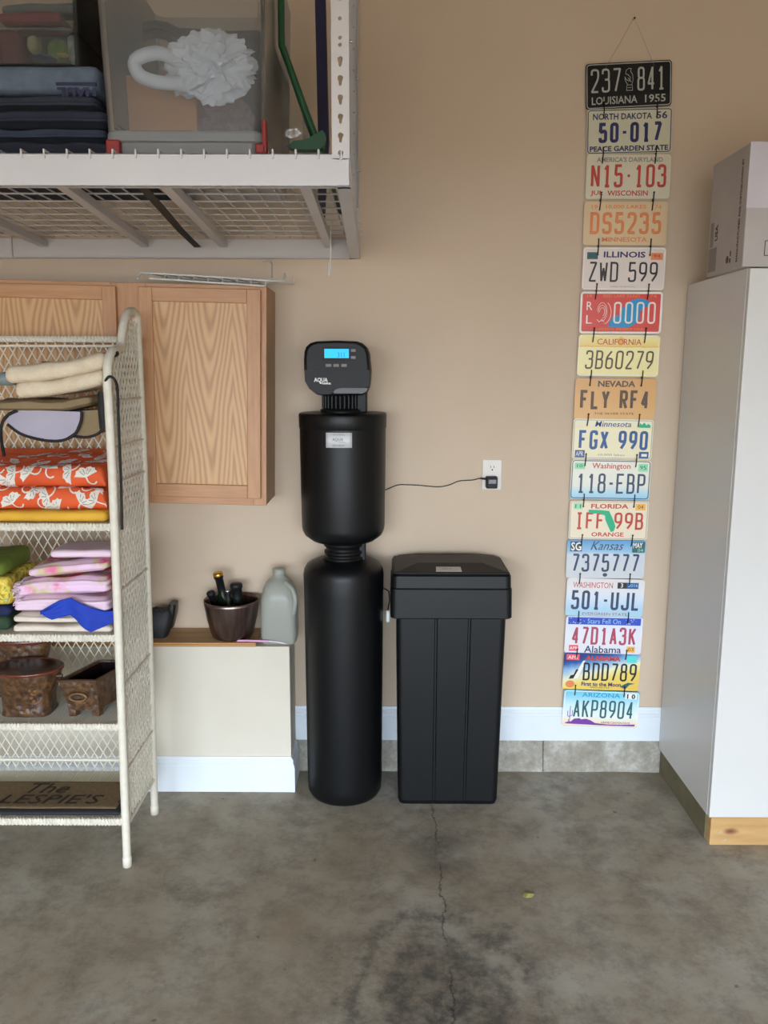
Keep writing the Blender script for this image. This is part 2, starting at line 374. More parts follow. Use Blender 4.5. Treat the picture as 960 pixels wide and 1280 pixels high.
# low drywalled ledge along the wall, with its own baseboard
LY, LX, LZ = -.178, -.364, .585
k = NT('pale_primed_drywall'); k.set(.75, 0, .25); k.base(k.ramp(k.noise(2.5, 4), [(.3, (214, 206, 190)), (.7, (206, 197, 180))])); k.bump(k.noise(150, 3), .2, .001)
struct('wall_ledge', MB().box(XL, LX, LY, -.0155, 0.0, LZ).box(XL, LX, -.0155, -.0002, .276, LZ), k.m, bevel=.002)
b = MB(); h = .142; prof = [(0, 0), (-.014, 0), (-.014, h*.72), (-.0115, h*.745), (-.0115, h*.80), (-.0085, h*.83), (-.0085, h*.93), (-.004, h), (0, h)]
b.loft([[(x, LY-.0001+p[0], p[1]+.001) for p in prof] for x in (XL, LX)])
b.loft([[(LX+.0001-p[0], y, p[1]+.001) for p in prof] for y in (LY-.014, -.035)][::-1])
struct('baseboard_ledge', b, MWHITE, bevel=.0008)
# ------------------------------------------------------------------ water softener
TX, TY = -.158, -.168
T = thing('water_softener_tank', 'tall black twin-tank water softener with a lit blue control display', 'water softener', (TX, TY, 0))
m = MB(); m.lathe([(0, .0), (.118, .0), (.132, .004), (.141, .02), (.1435, .06), (.1475, .80), (.149, .868), (.146, .888), (.136, .905), (.115, .917), (.07, .925), (0, .925)], (TX, TY, 0), 64)
m.build('lower_tank', MBLACK, T)
m = MB(); m.lathe([(0, .924), (.074, .924), (.074, .934), (.066, .936), (.066, .945), (.071, .947), (.071, .957), (.064, .959), (.064, .972), (.072, .975), (.072, .992), (.06, 1.0), (.0, 1.0)], (TX, TY, 0), 40)
m.build('coupling', MBLK2, T)
m = MB().box(TX+.02, TX+.082, TY-.02, TY+.06, .90, 1.02); m.build('bypass_block', MBLK2, T, bevel=.004)
m = MB(); m.lathe([(0, .988), (.085, .988), (.115, .998), (.141, 1.018), (.15, 1.036), (.152, 1.05), (.1545, 1.25), (.1555, 1.425)], (TX, TY, 0), 64); m.build('upper_tank', MBLACK, T)
m = MB(); m.lathe([(.156, 1.408), (.1575, 1.41), (.1585, 1.455), (.156, 1.4615), (.15, 1.463), (.06, 1.4645), (0, 1.4645)], (TX, TY, 0), 64); m.build('tank_cap', MBLACK, T)
m = MB(); m.lathe([(.076, 1.464), (.076, 1.474), (.068, 1.476), (.068, 1.535), (.062, 1.54), (0, 1.54)], (TX-.005, TY, 0), 40)
for i in range(28):
    a = 2*pi*i/28; m.box(TX-.005+cos(a)*.068-.002, TX-.005+cos(a)*.068+.002, TY+sin(a)*.068-.002, TY+sin(a)*.068+.002, 1.48, 1.53)
m.build('neck_collar', MBLK2, T)
MB().box(TX+.03, TX+.088, TY-.03, TY+.07, 1.463, 1.545).build('bypass_valve', MBLK2, T, bevel=.005)
# control head, outline taken as a rounded housing
YH = -.335
def hz(x, y): p = at(360+x/6.857, 410+y/6.857, -.315); return (p.x, p.z)
ol = [hz(*p) for p in [(135, 270), (139, 205), (155, 160), (190, 128), (240, 113), (420, 106), (590, 113), (640, 130), (678, 165), (697, 215), (704, 290), (710, 360), (706, 450), (698, 510), (680, 550), (640, 576), (500, 580), (300, 582), (245, 570), (195, 532), (155, 465), (138, 370)]]
cx = sum(p[0] for p in ol)/len(ol); cz = sum(p[1] for p in ol)/len(ol)
m = MB(); m.loft([[(cx+(x-cx)*s, y, cz+(z-cz)*s) for x, z in ol] for s, y in ((.90, YH), (.955, YH+.004), (.985, YH+.012), (1, YH+.026), (1, TY+.03), (.96, TY+.06))][::-1], smooth=False)
HD = m.build('control_head', MBLK2, T, bevel=.002)
split = hz(0, 364)[1]; a = hz(146, 366); b = hz(704, 361); MB().box(a[0], b[0], YH-.0042, YH+.003, a[1], b[1]).build('seam', MRUB, HD)
lowp = [p for p in [hz(*q) for q in [(146, 368), (150, 455), (190, 522), (242, 558), (300, 569), (370, 566), (398, 530), (440, 508), (690, 505), (697, 450), (700, 368)]]]
m = MB(); m.prism(lowp, YH-.0035, YH+.008); m.build('lower_cover', MBLK2, HD, bevel=.0015)
gp = [hz(*q) for q in [(392, 548), (412, 524), (450, 514), (684, 514), (672, 545), (640, 560), (400, 560)]]
MB().prism(gp, YH-.001, YH+.008).build('grey_inset', MGREYB, HD, bevel=.001)['label'] = 'charcoal grey inset strip'
def hb(name, x0, x1, y0, y1, mat, d, par, bev=.001):
    a = hz(x0, y1); b = hz(x1, y0); return MB().box(a[0], b[0], YH-d, YH+.004, a[1], b[1]).build(name, mat, par, bevel=bev)
hb('display_bezel', 300, 538, 166, 276, MRUB, .0015, HD)
scr = hb('display', 316, 524, 181, 258, emit('blue_backlit_lcd', (0, 160, 255), .27), .0024, HD, .0004); scr['label'] = 'glowing blue backlit display'
for x0, x1, y0, y1 in ((541, 582, 181, 206), (541, 582, 241, 266), (327, 375, 308, 334), (392, 440, 308, 334), (459, 507, 308, 334)):
    hb('button', x0, x1, y0, y1, pm('grey_button_rubber', (120, 115, 110), (108, 104, 100), 10, .5), .003, HD, .001)
MLCD = pm('dark_lcd_segments', (10, 60, 110)); MWT = pm('white_print', (232, 230, 226), (225, 223, 219)); MGT = pm('grey_print', (92, 92, 96), (84, 84, 88))
a = hz(428, 252); b = hz(486, 210); text('311', a[0], b[0], a[1], b[1], YH-.0025, HD, MLCD, 'lcd_digits', .0003, world=True)
a = hz(228, 468); b = hz(345, 425); text('AQUA', a[0], b[0], a[1], b[1], YH-.0035, HD, MWT, 'logo_lettering', .0005, bold=.03, world=True)
a = hz(295, 482); b = hz(372, 462); text('teka', a[0], b[0], a[1], b[1], YH-.0036, HD, MWT, 'logo_lettering', .0005, bold=.03, world=True)
a = hz(285, 470); MB().prism([(a[0]+.004*cos(i/12*2*pi), a[1]+.003*sin(i/12*2*pi)) for i in range(12)], YH-.0040, YH-.003).build('logo_drop', MWT, HD)
# curved label on the upper tank
LB = MB(); RR = .1562
a0 = at(407, 541, TY-RR); a1 = at(440, 560, TY-RR)
t0 = math.asin((a0.x-TX)/RR); t1 = math.asin((a1.x-TX)/RR)
def lab(u, v): t = t0+(t1-t0)*u; return (TX+RR*sin(t), TY-RR*cos(t), a1.z+(a0.z-a1.z)*v)
LB.grid(lab, 8, 1)
o = LB.build('paper_label', pm('white_label_paper', (214, 214, 214), (206, 206, 207), 6, .5), T); o.modifiers.new('s', 'SOLIDIFY').thickness = .0006
xx = a0.x; ww = a1.x-a0.x; hh = a0.z-a1.z
def curv(v): t = math.asin(max(-1, min(1, (v.x-TX)/RR))); return Vector((v.x, TY-(RR+.0012)*cos(t)-(.0002), v.z))
text('AQUA', xx+ww*.24, xx+ww*.66, a1.z+hh*.42, a1.z+hh*.66, 0, o, MGT, 'label_lettering', .0002, shear=.2, bold=.01, world=True, xf=curv)
text('systems', xx+ww*.5, xx+ww*.76, a1.z+hh*.33, a1.z+hh*.40, 0, o, MGT, 'label_lettering', .0002, world=True, xf=curv)
for zz in (.88, .2, .12): text('water treatment', xx+ww*.25, xx+ww*.72, a1.z+hh*(zz-.03), a1.z+hh*(zz+.02), 0, o, MGT, 'label_lettering', .0002, world=True, xf=curv)
# ------------------------------------------------------------------ brine tank
B = thing('brine_tank', 'squat black square brine tank with a lid and grooved front', 'brine tank', (.235, -.15, 0))
def sq(x0, x1, y0, y1, z, r, gd=0, n=5):
    p = []
    for cx_, cy_, a in ((x1-r, y0+r, -90), (x1-r, y1-r, 0), (x0+r, y1-r, 90), (x0+r, y0+r, 180)):
        for i in range(n+1):
            t = radians(a+90*i/n); p.append((cx_+r*cos(t), cy_+r*sin(t), z))
    w_ = x1-x0
    for gx in (.36, .665):
        g = x0+w_*gx
        for dx, dd in ((-.006, 0), (-.003, gd), (.003, gd), (.006, 0)): p.append((g+dx, y0+dd, z))
    return p
zs = [0, .004, .02, .1, .25, .45, .6, .7, .735]
rings = []
for z in zs:
    t = z/.735; e = 0 if z > .01 else (.012 if z < .002 else .004)
    rings.append(sq(.048+e-.010*t, .421-e+.014*t, -.283+e-.008*t, -.03-e, z, .022, .001+.005*min(1, t*1.6)))
m = MB(); m.loft(rings); m.build('tank_body', MBLACK, B)
m = MB(); x0, x1, y0, y1 = .016, .452, -.318, -.012
lr = [sq(x0+.004, x1-.004, y0+.004, y1, .737, .02), sq(x0, x1, y0, y1, .741, .022), sq(x0+.002, x1-.002, y0+.001, y1, .845, .022), sq(x0+.005, x1-.005, y0+.005, y1, .850, .022), sq(x0+.006, x1-.006, y0+.006, y1, .892, .022), sq(x0+.012, x1-.012, y0+.012, y1-.004, .900, .02)]
m.loft(lr); m.build('lid_skirt', MBLACK, B)
# faceted, gently crowned lid top with clipped rear corners
z0, z1 = .9005, .921
oo = [(x0+.012, y0+.012), (x1-.012, y0+.012), (x1-.012, y1-.055), (x1-.035, y1-.012), (x0+.03, y1-.012), (x0+.012, y1-.055)]
ii = [(x0+.10, y0+.10), (x1-.10, y0+.10), (x1-.10, y1-.09), (x1-.11, y1-.07), (x0+.11, y1-.07), (x0+.10, y1-.09)]
m = MB(); m.loft([[(x, y, z0) for x, y in oo], [(x, y, z0+.004) for x, y in oo], [(x, y, z1) for x, y in ii]]); m.build('lid_top', MBLK2, B, bevel=.002)
def onlid(x, y):  # sloped front facet
    return z0+.004+(z1-z0-.004)*(y-(y0+.012))/.088
ya, yb = y0+.022, y0+.062
o = MB().add([(.178, ya, onlid(0, ya)+.0012), (.27, ya, onlid(0, ya)+.0012), (.268, yb, onlid(0, yb)+.0012), (.18, yb, onlid(0, yb)+.0012)], [(0, 1, 2, 3)]).build('paper_label', pm('grey_label_paper', (196, 194, 184), (186, 184, 175), 6, .5), B); o.modifiers.new('s', 'SOLIDIFY').thickness = .0008
def lidxf(v): y = ya+(v.z)*(yb-ya); return Vector((v.x, y, onlid(0, y)+.002))
text('AQUA', .2, .235, .42, .66, 0, o, MGT, 'label_lettering', .0001, world=True, xf=lidxf)
# hose from softener to brine tank, with a white fitting
H = thing('brine_hose', 'thin black hose between the softener and brine tank, white fitting on its end', 'hose')
p0 = at(479, 700, -.13); p1 = at(489, 742, -.13); p2 = at(484, 768, -.16)
MB().tube([at(474, 735, -.06), at(481, 736, -.08), at(486, 739, -.11), at(487, 750, -.14), at(485, 762, -.165)], .0025).build('hose', MRUB, H)
MB().lathe([(0, -.022), (.007, -.022), (.008, -.018), (.008, .018), (.006, .022), (0, .022)], tuple(at(485, 770, -.17)), 16).build('fitting', pm('white_nylon', (222, 222, 214)), H)['label'] = 'white nylon fitting'
# ------------------------------------------------------------------ outlet, adapter, cord
oa = at(603, 574, 0); ob = at(626.5, 612, 0)
O = thing('wall_outlet', 'white duplex wall outlet right of the softener, a black adapter plugged into it', 'outlet', ((oa.x+ob.x)/2, -.001, ob.z))
MW2 = pm('white_outlet_plastic', (226, 218, 208), (220, 212, 202), 5, .4)
pw = ob.x-oa.x; ph = oa.z-ob.z; ocx = (oa.x+ob.x)/2; ocz = (oa.z+ob.z)/2
m = MB(); m.loft([[(x, y, z) for x, z in rrect(ocx-pw/2*s, ocx+pw/2*s, ocz-ph/2*s, ocz+ph/2*s, .004)] for s, y in ((1, -.0002), (1, -.003), (.94, -.006))][::-1]); m.build('cover_plate', MW2, O)
for dz in (.026, -.026):
    m = MB(); m.prism(rrect(ocx-.017, ocx+.017, ocz+dz-.0145, ocz+dz+.0145, .011), -.0075, -.005); r_ = m.build('receptacle', MW2, O, bevel=.0006)
    if dz > 0:
        s = MB(); s.box(ocx-.0072, ocx-.0052, -.0082, -.0074, ocz+dz-.001, ocz+dz+.009); s.box(ocx+.0052, ocx+.0072, -.0082, -.0074, ocz+dz, ocz+dz+.008)
        s.prism([(ocx+.003*cos(i/10*2*pi), ocz+dz-.007+.003*sin(i/10*2*pi)) for i in range(10)], -.0082, -.0074); s.build('slot', MRUB, r_)
MB().prism([(ocx+.0025*cos(i/10*2*pi), ocz+.0025*sin(i/10*2*pi)) for i in range(10)], -.0072, -.005).build('screw', MW2, O)
A = thing('power_adapter', 'small black power adapter plugged into the lower socket, cord running left', 'adapter')
a = at(608, 596, -.035); b = at(621.5, 610.5, -.035)
MB().box(a.x, b.x, -.045, -.0078, b.z, a.z).build('adapter_body', MBLK2, A, bevel=.004)
MB().box(a.x+.008, b.x-.006, -.0458, -.0445, (a.z+b.z)/2-.003, (a.z+b.z)/2+.012).build('adapter_label', pm('grey_label_print', (150, 150, 152), (105, 105, 108), 300, .5), A)
pts = [at(*q) for q in [(609, 599, -.02), (600, 598, -.012), (592, 600, -.006), (583, 600.5, -.006), (573, 601.5, -.006), (562, 606, -.006), (550, 608.5, -.006), (538, 608, -.006), (522, 606.5, -.006), (508, 606, -.006), (497, 606.3, -.006), (483, 612, -.006), (470, 618, -.006), (450, 630, -.006), (448, 560, -.006), (446, 500, -.03), (442, 480, -.08)]]
def smooth(pts, n=4, closed=False):
    P = [Vector(p) for p in pts]; out = []; L = len(P)
    for i in range(L if closed else L-1):
        p0, p1, p2, p3 = (P[(i-1) % L], P[i], P[(i+1) % L], P[(i+2) % L]) if closed else (P[max(i-1, 0)], P[i], P[i+1], P[min(i+2, L-1)])
        for k_ in range(n):
            t = k_/n; out.append(.5*((2*p1)+(-p0+p2)*t+(2*p0-5*p1+4*p2-p3)*t*t+(-p0+3*p1-3*p2+p3)*t**3))
    if not closed: out.append(P[-1])
    return out
MB().tube(smooth(pts), .0019, 6).build('cord', MRUB, A)
MB().tube([at(609, 599, -.02), at(603, 598.3, -.015), at(600, 598, -.012)], [.004, .0035, .0024], 8).build('strain_relief', MRUB, A)
# ------------------------------------------------------------------ licence plates
PW, PH = .3048, .1524
def pmat(name, stops, rough=.35, noise_=.5, wear=(120, 110, 95)):
    k = NT(name); k.set(rough, 0, .5); X, Y, Z = k.xyz()[:3]
    z = k.math('ADD', k.math('DIVIDE', Z, PH), k.math('MULTIPLY', k.math('SUBTRACT', k.noise(22, 4), .5), .06 if len(stops) > 2 else 0))
    c = k.ramp(z, stops) if len(stops) > 1 else lin(stops[0][1])
    f = k.ramp(k.noise(35, 6, .7), [(.6, (0, 0, 0)), (.78, (int(255*noise_),)*3)])
    k.base(k.mix(f, c, lin(wear))); return k.m
def col(name, c): return pm(name, c, tuple(min(255, int(v*1.04)+1) for v in c), 20, .4)
P_white = pmat('plate_white', [(0, (226, 222, 214))], noise_=.25); P_cream = pmat('plate_cream', [(0, (222, 214, 188))])
CB = col('ink_black', (34, 32, 34)); CNV = col('ink_navy', (38, 44, 96)); CR = col('ink_red', (186, 62, 50)); CO = col('ink_orange', (218, 128, 74)); CBR = col('ink_brown', (84, 62, 48))
CBL = col('ink_blue', (40, 84, 140)); CSL = col('ink_slate', (52, 66, 92)); CGR = col('ink_green', (22, 170, 122)); CTE = col('ink_teal', (30, 140, 190)); CW = col('ink_white', (232, 226, 216)); CDG = col('ink_dark_green', (44, 92, 92))
CPU = col('ink_purple', (112, 58, 150)); CPK = col('sticker_pink', (222, 84, 104)); CTQ = col('sticker_turquoise', (80, 206, 200)); CLG = col('sticker_pale_green', (146, 212, 166)); CYO = col('sticker_orange', (232, 176, 84)); CGY = col('ink_grey', (130, 128, 124)); CLB = col('ink_pale_blue', (150, 196, 226)); CRB = col('ink_royal', (46, 76, 180)); CPR = col('ink_plum', (170, 66, 90))
CSI = col('worn_silver', (176, 174, 168))
plates = [  # centre px, tilt deg (clockwise +)
 (788.5, 106.3, -2.7), (788, 164, -1.3), (785.5, 221, -.1), (781.5, 279.6, .2), (779.5, 336, .4), (776, 391, .3), (772.5, 444.5, .8), (768.5, 499, .5), (765, 549.2, 1.0), (762.3, 599.7, 1.0), (760.3, 650.3, .6), (756.8, 699, .5), (755, 747, 1.5), (753.4, 794, 1.4), (750.3, 839.6, 1.8), (749, 886, 2.4)]
def plate(i, label, panel, rim, rimc=None, corner=.012):
    px_, py_, tl = plates[i]; y = -.011-.0006*i
    c = at(px_, py_, y); t = radians(tl-.2)
    base = Vector((c.x, y, c.z))-Vector((sin(-t), 0, cos(t)))*PH/2
    L = thing('license_plate', label, 'license plate', base, (0, t, 0), 'license plates hung in a column on the wall')
    ol_ = rrect(-PW/2, PW/2, 0, PH, corner, 5)
    k_ = MB(); k_.loft([[(x, 0, z) for x, z in ol_], [(x, -.0012, z) for x, z in ol_]]); k_.build('plate_panel', panel, L, world=False)
    if rim:
        q = MB(); ribbon(q, [Vector(p) for p in rrect(-PW/2+.0045, PW/2-.0045, .0045, PH-.0045, corner*.8, 5)], .003, -.0012, .0014, True); q.build('raised_rim', rim, L, world=False)
    L['p'] = i; return L
YP = -.0012
def T_(L, s, x0, x1, z0, z1, mat, **k): return text(s, x0*PW, x1*PW, z0*PH, z1*PH, YP, L, mat, k.pop('name', 'small_lettering'), k.pop('depth', .0006), **k)
def N_(L, s, x0, x1, z0, z1, mat, sw=.0062, **k): return plate_no(s, x0*PW, x1*PW, z0*PH, z1*PH, YP, L, mat, sw, **k)
def S_(L, x0, x1, z0, z1, mat, name='sticker', d=.0004): return MB().box(x0*PW, x1*PW, YP-d, YP, z0*PH, z1*PH).build(name, mat, L, world=False)
def PG(L, pts, mat, name, d=.0005): return poly([(x*PW, z*PH) for x, z in pts], YP, d, mat, L, name)
L = plate(0, 'black license plate reading 237 841, topmost of the column', pmat('plate_black', [(0, (20, 21, 20))], .3, .25, (60, 58, 52)), CSI)
N_(L, '237', -.44, -.09, .36, .88, CSI, .0055); N_(L, '841', .10, .42, .36, .88, CSI, .0055)
T_(L, 'LOUISIANA', -.43, .10, .10, .27, CSI, bold=.01); T_(L, '1955', .19, .43, .10, .27, CSI, bold=.01)
pe = MB()
for pts in ([(.0, .86), (-.03, .82), (-.035, .74), (-.005, .72), (.02, .66), (.01, .58), (-.03, .62), (-.045, .68), (-.04, .60), (-.01, .50), (.035, .50), (.05, .60), (.045, .72), (.02, .80), (.03, .85), (0, .86)], [(-.02, .50), (-.025, .38), (.045, .38), (.04, .50)], [(-.01, .44), (.03, .44)], [(-.01, .66), (.03, .56)]):
    ribbon(pe, [Vector((x*PW, z*PH)) for x, z in pts], .0018, YP, .001)
pe.build('bird_emblem', CSI, L, world=False)
L = plate(1, 'cream license plate reading 50-017 in navy blue', pmat('plate_aged_white', [(0, (204, 200, 176))]), CNV)
T_(L, 'NORTH DAKOTA', -.43, .26, .76, .90, CNV, bold=.02); T_(L, '56', .31, .44, .76, .92, CNV, bold=.02); N_(L, '50-017', -.36, .38, .25, .70, CNV, .0095)
T_(L, 'PEACE GARDEN STATE', -.46, .46, .06, .18, CNV, bold=.03)
L = plate(2, 'cream license plate reading N15-103 in red', pmat('plate_ivory', [(0, (214, 205, 182))]), None)
T_(L, "AMERICA'S DAIRYLAND", -.38, .40, .83, .94, CGY, bold=.02); N_(L, 'N15.103', -.44, .45, .26, .78, CR, .0078); T_(L, 'JUL', -.44, -.29, .06, .19, CR, bold=.02); T_(L, 'WISCONSIN', -.24, .24, .07, .19, CR, bold=.02)
L = plate(3, 'tan license plate reading DS5235 in orange', pmat('plate_tan', [(0, (218, 190, 150))]), None)
T_(L, '19', -.41, -.34, .83, .93, CO); T_(L, '10,000 LAKES', -.24, .24, .83, .93, CO, bold=.01); T_(L, '74', .34, .42, .83, .93, CO); N_(L, 'DS5235', -.42, .43, .26, .76, CO, .0085); T_(L, 'MINNESOTA', -.27, .27, .08, .19, CO, bold=.02)
L = plate(4, 'white license plate reading ZWD 599 in dark letters', pmat('plate_pink_white', [(0, (224, 208, 198))]), CW)
T_(L, 'ILLINOIS', -.25, .25, .76, .90, CNV, bold=.025); N_(L, 'ZWD 599', -.42, .41, .19, .66, CB, .0058); S_(L, -.45, -.32, .72, .88, CDG); S_(L, .32, .46, .71, .87, CO); T_(L, 'OCT', -.43, -.34, .77, .84, CB, depth=.0008); T_(L, '94', .35, .43, .76, .84, CR, depth=.0008); T_(L, 'LAND OF LINCOLN', -.15, .14, .07, .095, CGY)
L = plate(5, 'red license plate reading RL 0000 with a blue lake shape', pmat('plate_red', [(0, (214, 66, 54))], noise_=.15), None)
q = MB(); ribbon(q, [Vector(p) for p in rrect(-PW/2+.004, PW/2-.004, .004, PH-.004, .009, 4)], .008, YP, .001, True); q.build('cream_border', CW, L, world=False)['label'] = 'cream painted border'
PG(L, [(-.15, .16), (-.13, .30), (-.09, .42), (-.02, .44), (.02, .62), (.12, .80), (.22, .84), (.32, .80), (.36, .68), (.28, .62), (.22, .50), (.24, .38), (.18, .24), (.10, .15)], CTE, 'lake_shape', .0004)
N_(L, '0000', -.09, .42, .24, .76, CW, .0055, depth=.0018, gapw=.42); T_(L, 'R', -.42, -.35, .56, .76, CW); T_(L, 'L', -.42, -.35, .24, .44, CW)
T_(L, '19', -.42, -.36, .86, .93, CO); T_(L, 'RED LAKE BAND', -.22, .22, .86, .93, CO); T_(L, '74', .34, .42, .86, .93, CO); T_(L, 'CHIPPEWA INDIANS MINN', -.33, .30, .08, .14, CO)
em = MB()
for k_, (rx_, rz_) in enumerate(((.06, .22), (.045, .16), (.03, .10))):
    ribbon(em, [Vector(((-.23+rx_*cos(t))*PW, (.52+rz_*sin(t))*PH)) for t in [radians(d) for d in range(-100+k_*15, 200, 25)]], .0016, YP, .001)
ribbon(em, [Vector((x*PW, z*PH)) for x, z in ((-.29, .34), (-.26, .28), (-.23, .34), (-.20, .28))], .002, YP, .001)
ribbon(em, [Vector(((-.21+.09*cos(t))*PW, (.5+.27*sin(t))*PH)) for t in [radians(d) for d in range(-80, 80, 20)]], .0022, YP, .001)
em.build('round_emblem', CW, L, world=False)
L = plate(6, 'pale yellow license plate reading 3B60279 with an orange sun', pmat('plate_sun_yellow', [(0, (240, 226, 160)), (.70, (240, 228, 165)), (.715, (232, 168, 90)), (.74, (240, 208, 120)), (.9, (240, 222, 150))], noise_=.3), CW)
PG(L, [(.045*cos(i/16*2*pi)+.02, .84+.105*sin(i/16*2*pi)) for i in range(16)], CYO, 'sun_disc'); T_(L, 'CALIF', -.27, -.02, .76, .90, CR, depth=.0009); T_(L, 'O', -.015, .05, .76, .90, CR, depth=.0012); T_(L, 'RNIA', .055, .27, .76, .90, CR, depth=.0009)
N_(L, '3B60279', -.40, .43, .17, .62, CBR, .0052, italic=.05)
L = plate(7, 'orange tan license plate reading FLY RF4', pmat('plate_desert_orange', [(0, (222, 172, 108)), (1, (214, 160, 96))], wear=(190, 140, 90)), None)
T_(L, 'NEVADA', -.22, .24, .80, .95, CBR, bold=.03); N_(L, 'FLY RF4', -.43, .42, .25, .72, CBR, .0088); T_(L, 'THE SILVER STATE', -.25, .24, .12, .17, CBR)
L = plate(8, 'pale license plate reading FGX 990 in blue with a green corner mark', pmat('plate_blue_letter_cream', [(0, (236, 226, 188)), (.76, (238, 228, 190)), (.78, (236, 222, 176)), (1, (232, 230, 208))], noise_=.15), CSI)
T_(L, 'Minnesota', -.23, .22, .81, .95, CBL, shear=.2, bold=.01); N_(L, 'FGX 990', -.42, .44, .24, .72, CBL, .0088); S_(L, -.46, -.34, .04, .22, CBL); T_(L, 'APR', -.45, -.355, .07, .19, CW, depth=.0008); S_(L, .34, .46, .04, .20, CBL); S_(L, .37, .44, .08, .15, CW, 'sticker_mark', .0007); T_(L, '10,000 lakes', -.17, .16, .08, .14, CGY)
PG(L, [(.31, .80), (.46, .80), (.46, .86), (.43, .90), (.41, .86), (.38, .93), (.35, .87), (.33, .92)], CGR, 'green_mark')
skyp = [(0, (150, 200, 224)), (.16, (176, 212, 226)), (.34, (226, 226, 214)), (1, (236, 228, 208))]
L = plate(9, 'cream license plate reading 118-EBP with faded blue mountains', pmat('plate_mountain_cream', skyp, noise_=.1), CSL)
T_(L, 'Washington', -.24, .24, .74, .92, CR, bold=.01); N_(L, '118-EBP', -.42, .44, .15, .66, CSL, .0066); S_(L, -.46, -.33, .76, .92, CLG); S_(L, .34, .46, .72, .92, CLG)
T_(L, '10', -.43, -.36, .80, .88, CDG, depth=.0008); T_(L, '95', .36, .44, .77, .87, CDG, depth=.0008)
L = plate(10, 'cream license plate reading IFF 99B over a green peninsula shape', pmat('plate_warm_cream', [(0, (234, 218, 190))], noise_=.15), CSI)
T_(L, 'FLORIDA', -.23, .24, .80, .92, CR, bold=.025); N_(L, 'IFF 99B', -.42, .44, .26, .70, CR, .0068); T_(L, 'ORANGE', -.21, .20, .08, .19, CR, bold=.02)
PG(L, [(-.26, .70), (-.26, .77), (-.10, .76), (.0, .74), (.02, .66), (.07, .46), (.09, .34), (.07, .22), (.035, .20), (.0, .34), (-.04, .50), (-.05, .62), (-.12, .68), (-.20, .67)], CGR, 'green_shape', .0022)
S_(L, -.45, -.34, .78, .93, CLG); T_(L, '11', -.43, -.36, .81, .9, CDG, depth=.0008); S_(L, .33, .46, .76, .93, CYO); T_(L, '04', .36, .43, .80, .90, CBR, depth=.0008)
L = plate(11, 'pale blue license plate reading 7375777 with county tab SG', pmat('plate_prairie_blue', [(0, (206, 206, 206)), (.62, (200, 206, 212)), (.70, (150, 190, 216)), (1, (84, 150, 200))], noise_=.12), None)
T_(L, 'Kansas', -.20, .22, .74, .97, CSL, shear=.4); N_(L, '7375777', -.43, .43, .17, .64, CSL, .0070); S_(L, -.46, -.31, .70, .96, CSL); T_(L, 'SG', -.45, -.32, .72, .94, CW, depth=.0008, bold=.02); S_(L, .33, .49, .68, .96, CDG); T_(L, 'MAY', .34, .46, .80, .94, CW, depth=.0008, bold=.02); T_(L, '04', .40, .47, .70, .78, CLG, depth=.0008)
q = MB(); q.prism([((.0+.03*cos(i/12*2*pi))*PW, (.09+.05*sin(i/12*2*pi))*PH) for i in range(12)], YP-.0005, YP); q.build('seal', CSL, L, world=False)
L = plate(12, 'white and blue license plate reading 501-UJL', pmat('plate_mountain_blue', [(0, (168, 206, 214)), (.2, (172, 204, 226)), (.45, (206, 218, 228)), (.7, (222, 220, 220)), (1, (222, 216, 212))], noise_=.1), None)
T_(L, 'WASHINGTON', -.42, .09, .75, .90, CR); N_(L, '501-UJL', -.43, .45, .17, .68, CSL, .0085); S_(L, .15, .27, .75, .91, CB); T_(L, '3', .19, .22, .78, .89, CW, depth=.0008); S_(L, .27, .42, .75, .91, CBL); T_(L, '2016', .285, .41, .80, .88, CLB, depth=.0008); T_(L, 'EVERGREEN STATE', -.28, .30, .03, .10, CPR)
L = plate(13, 'white license plate reading 47D1A3K in red under a blue starry band', pmat('plate_lilac_white', [(0, (222, 218, 220)), (.5, (224, 222, 226)), (1, (214, 220, 236))], noise_=.1), None)
S_(L, -.47, .47, .78, .97, CRB, 'blue_band', .0004); T_(L, 'Stars Fell On', -.22, .21, .81, .94, CLB, depth=.0008)
st = MB(); rnd = random.Random(3)
for k_ in range(26):
    xx_ = rnd.choice((-1, 1))*rnd.uniform(.26, .46); zz_ = rnd.uniform(.80, .95); r_ = rnd.uniform(.0012, .0028)
    st.prism([(xx_*PW+(r_ if j % 2 == 0 else r_*.4)*cos(j*pi/5), zz_*PH+(r_ if j % 2 == 0 else r_*.4)*sin(j*pi/5)) for j in range(10)], YP-.0008, YP)
st.build('star', CW, L, world=False)
N_(L, '47D1A3K', -.41, .42, .24, .72, CPR, .0075); T_(L, 'Alabama', -.24, .24, .02, .21, CNV, bold=.01, name='small_lettering'); S_(L, -.44, -.32, .06, .22, CPK); T_(L, 'APR', -.43, -.33, .10, .18, CW, depth=.0008); S_(L, .31, .42, .05, .21, CYO); T_(L, '03', .33, .40, .08, .18, CBR, depth=.0008)
k = NT('plate_dusk_print'); k.set(.35); X, Y, Z = k.xyz()[:3]
v = k.math('ADD', k.math('DIVIDE', Z, PH), k.math('MULTIPLY', X, -1.6)); v = k.math('ADD', v, k.math('MULTIPLY', k.math('SUBTRACT', k.noise(20, 4), .5), .25))
k.base(k.ramp(v, [(.0, (226, 190, 88)), (.32, (232, 206, 106)), (.52, (226, 222, 190)), (.7, (150, 186, 214)), (.9, (36, 92, 160)), (1.0, (44, 60, 120))]))
L = plate(14, 'colourful license plate reading BDD789 with a rocket on a blue and yellow sky', k.m, None)
N_(L, 'BDD789', -.24, .46, .25, .74, CB, .0062); S_(L, -.47, -.30, .80, .96, CPK); T_(L, 'APR', -.45, -.32, .83, .92, CW, depth=.0008); T_(L, 'ALABAMA', -.22, .24, .80, .93, CR, bold=.05); S_(L, .32, .45, .77, .95, CTQ)
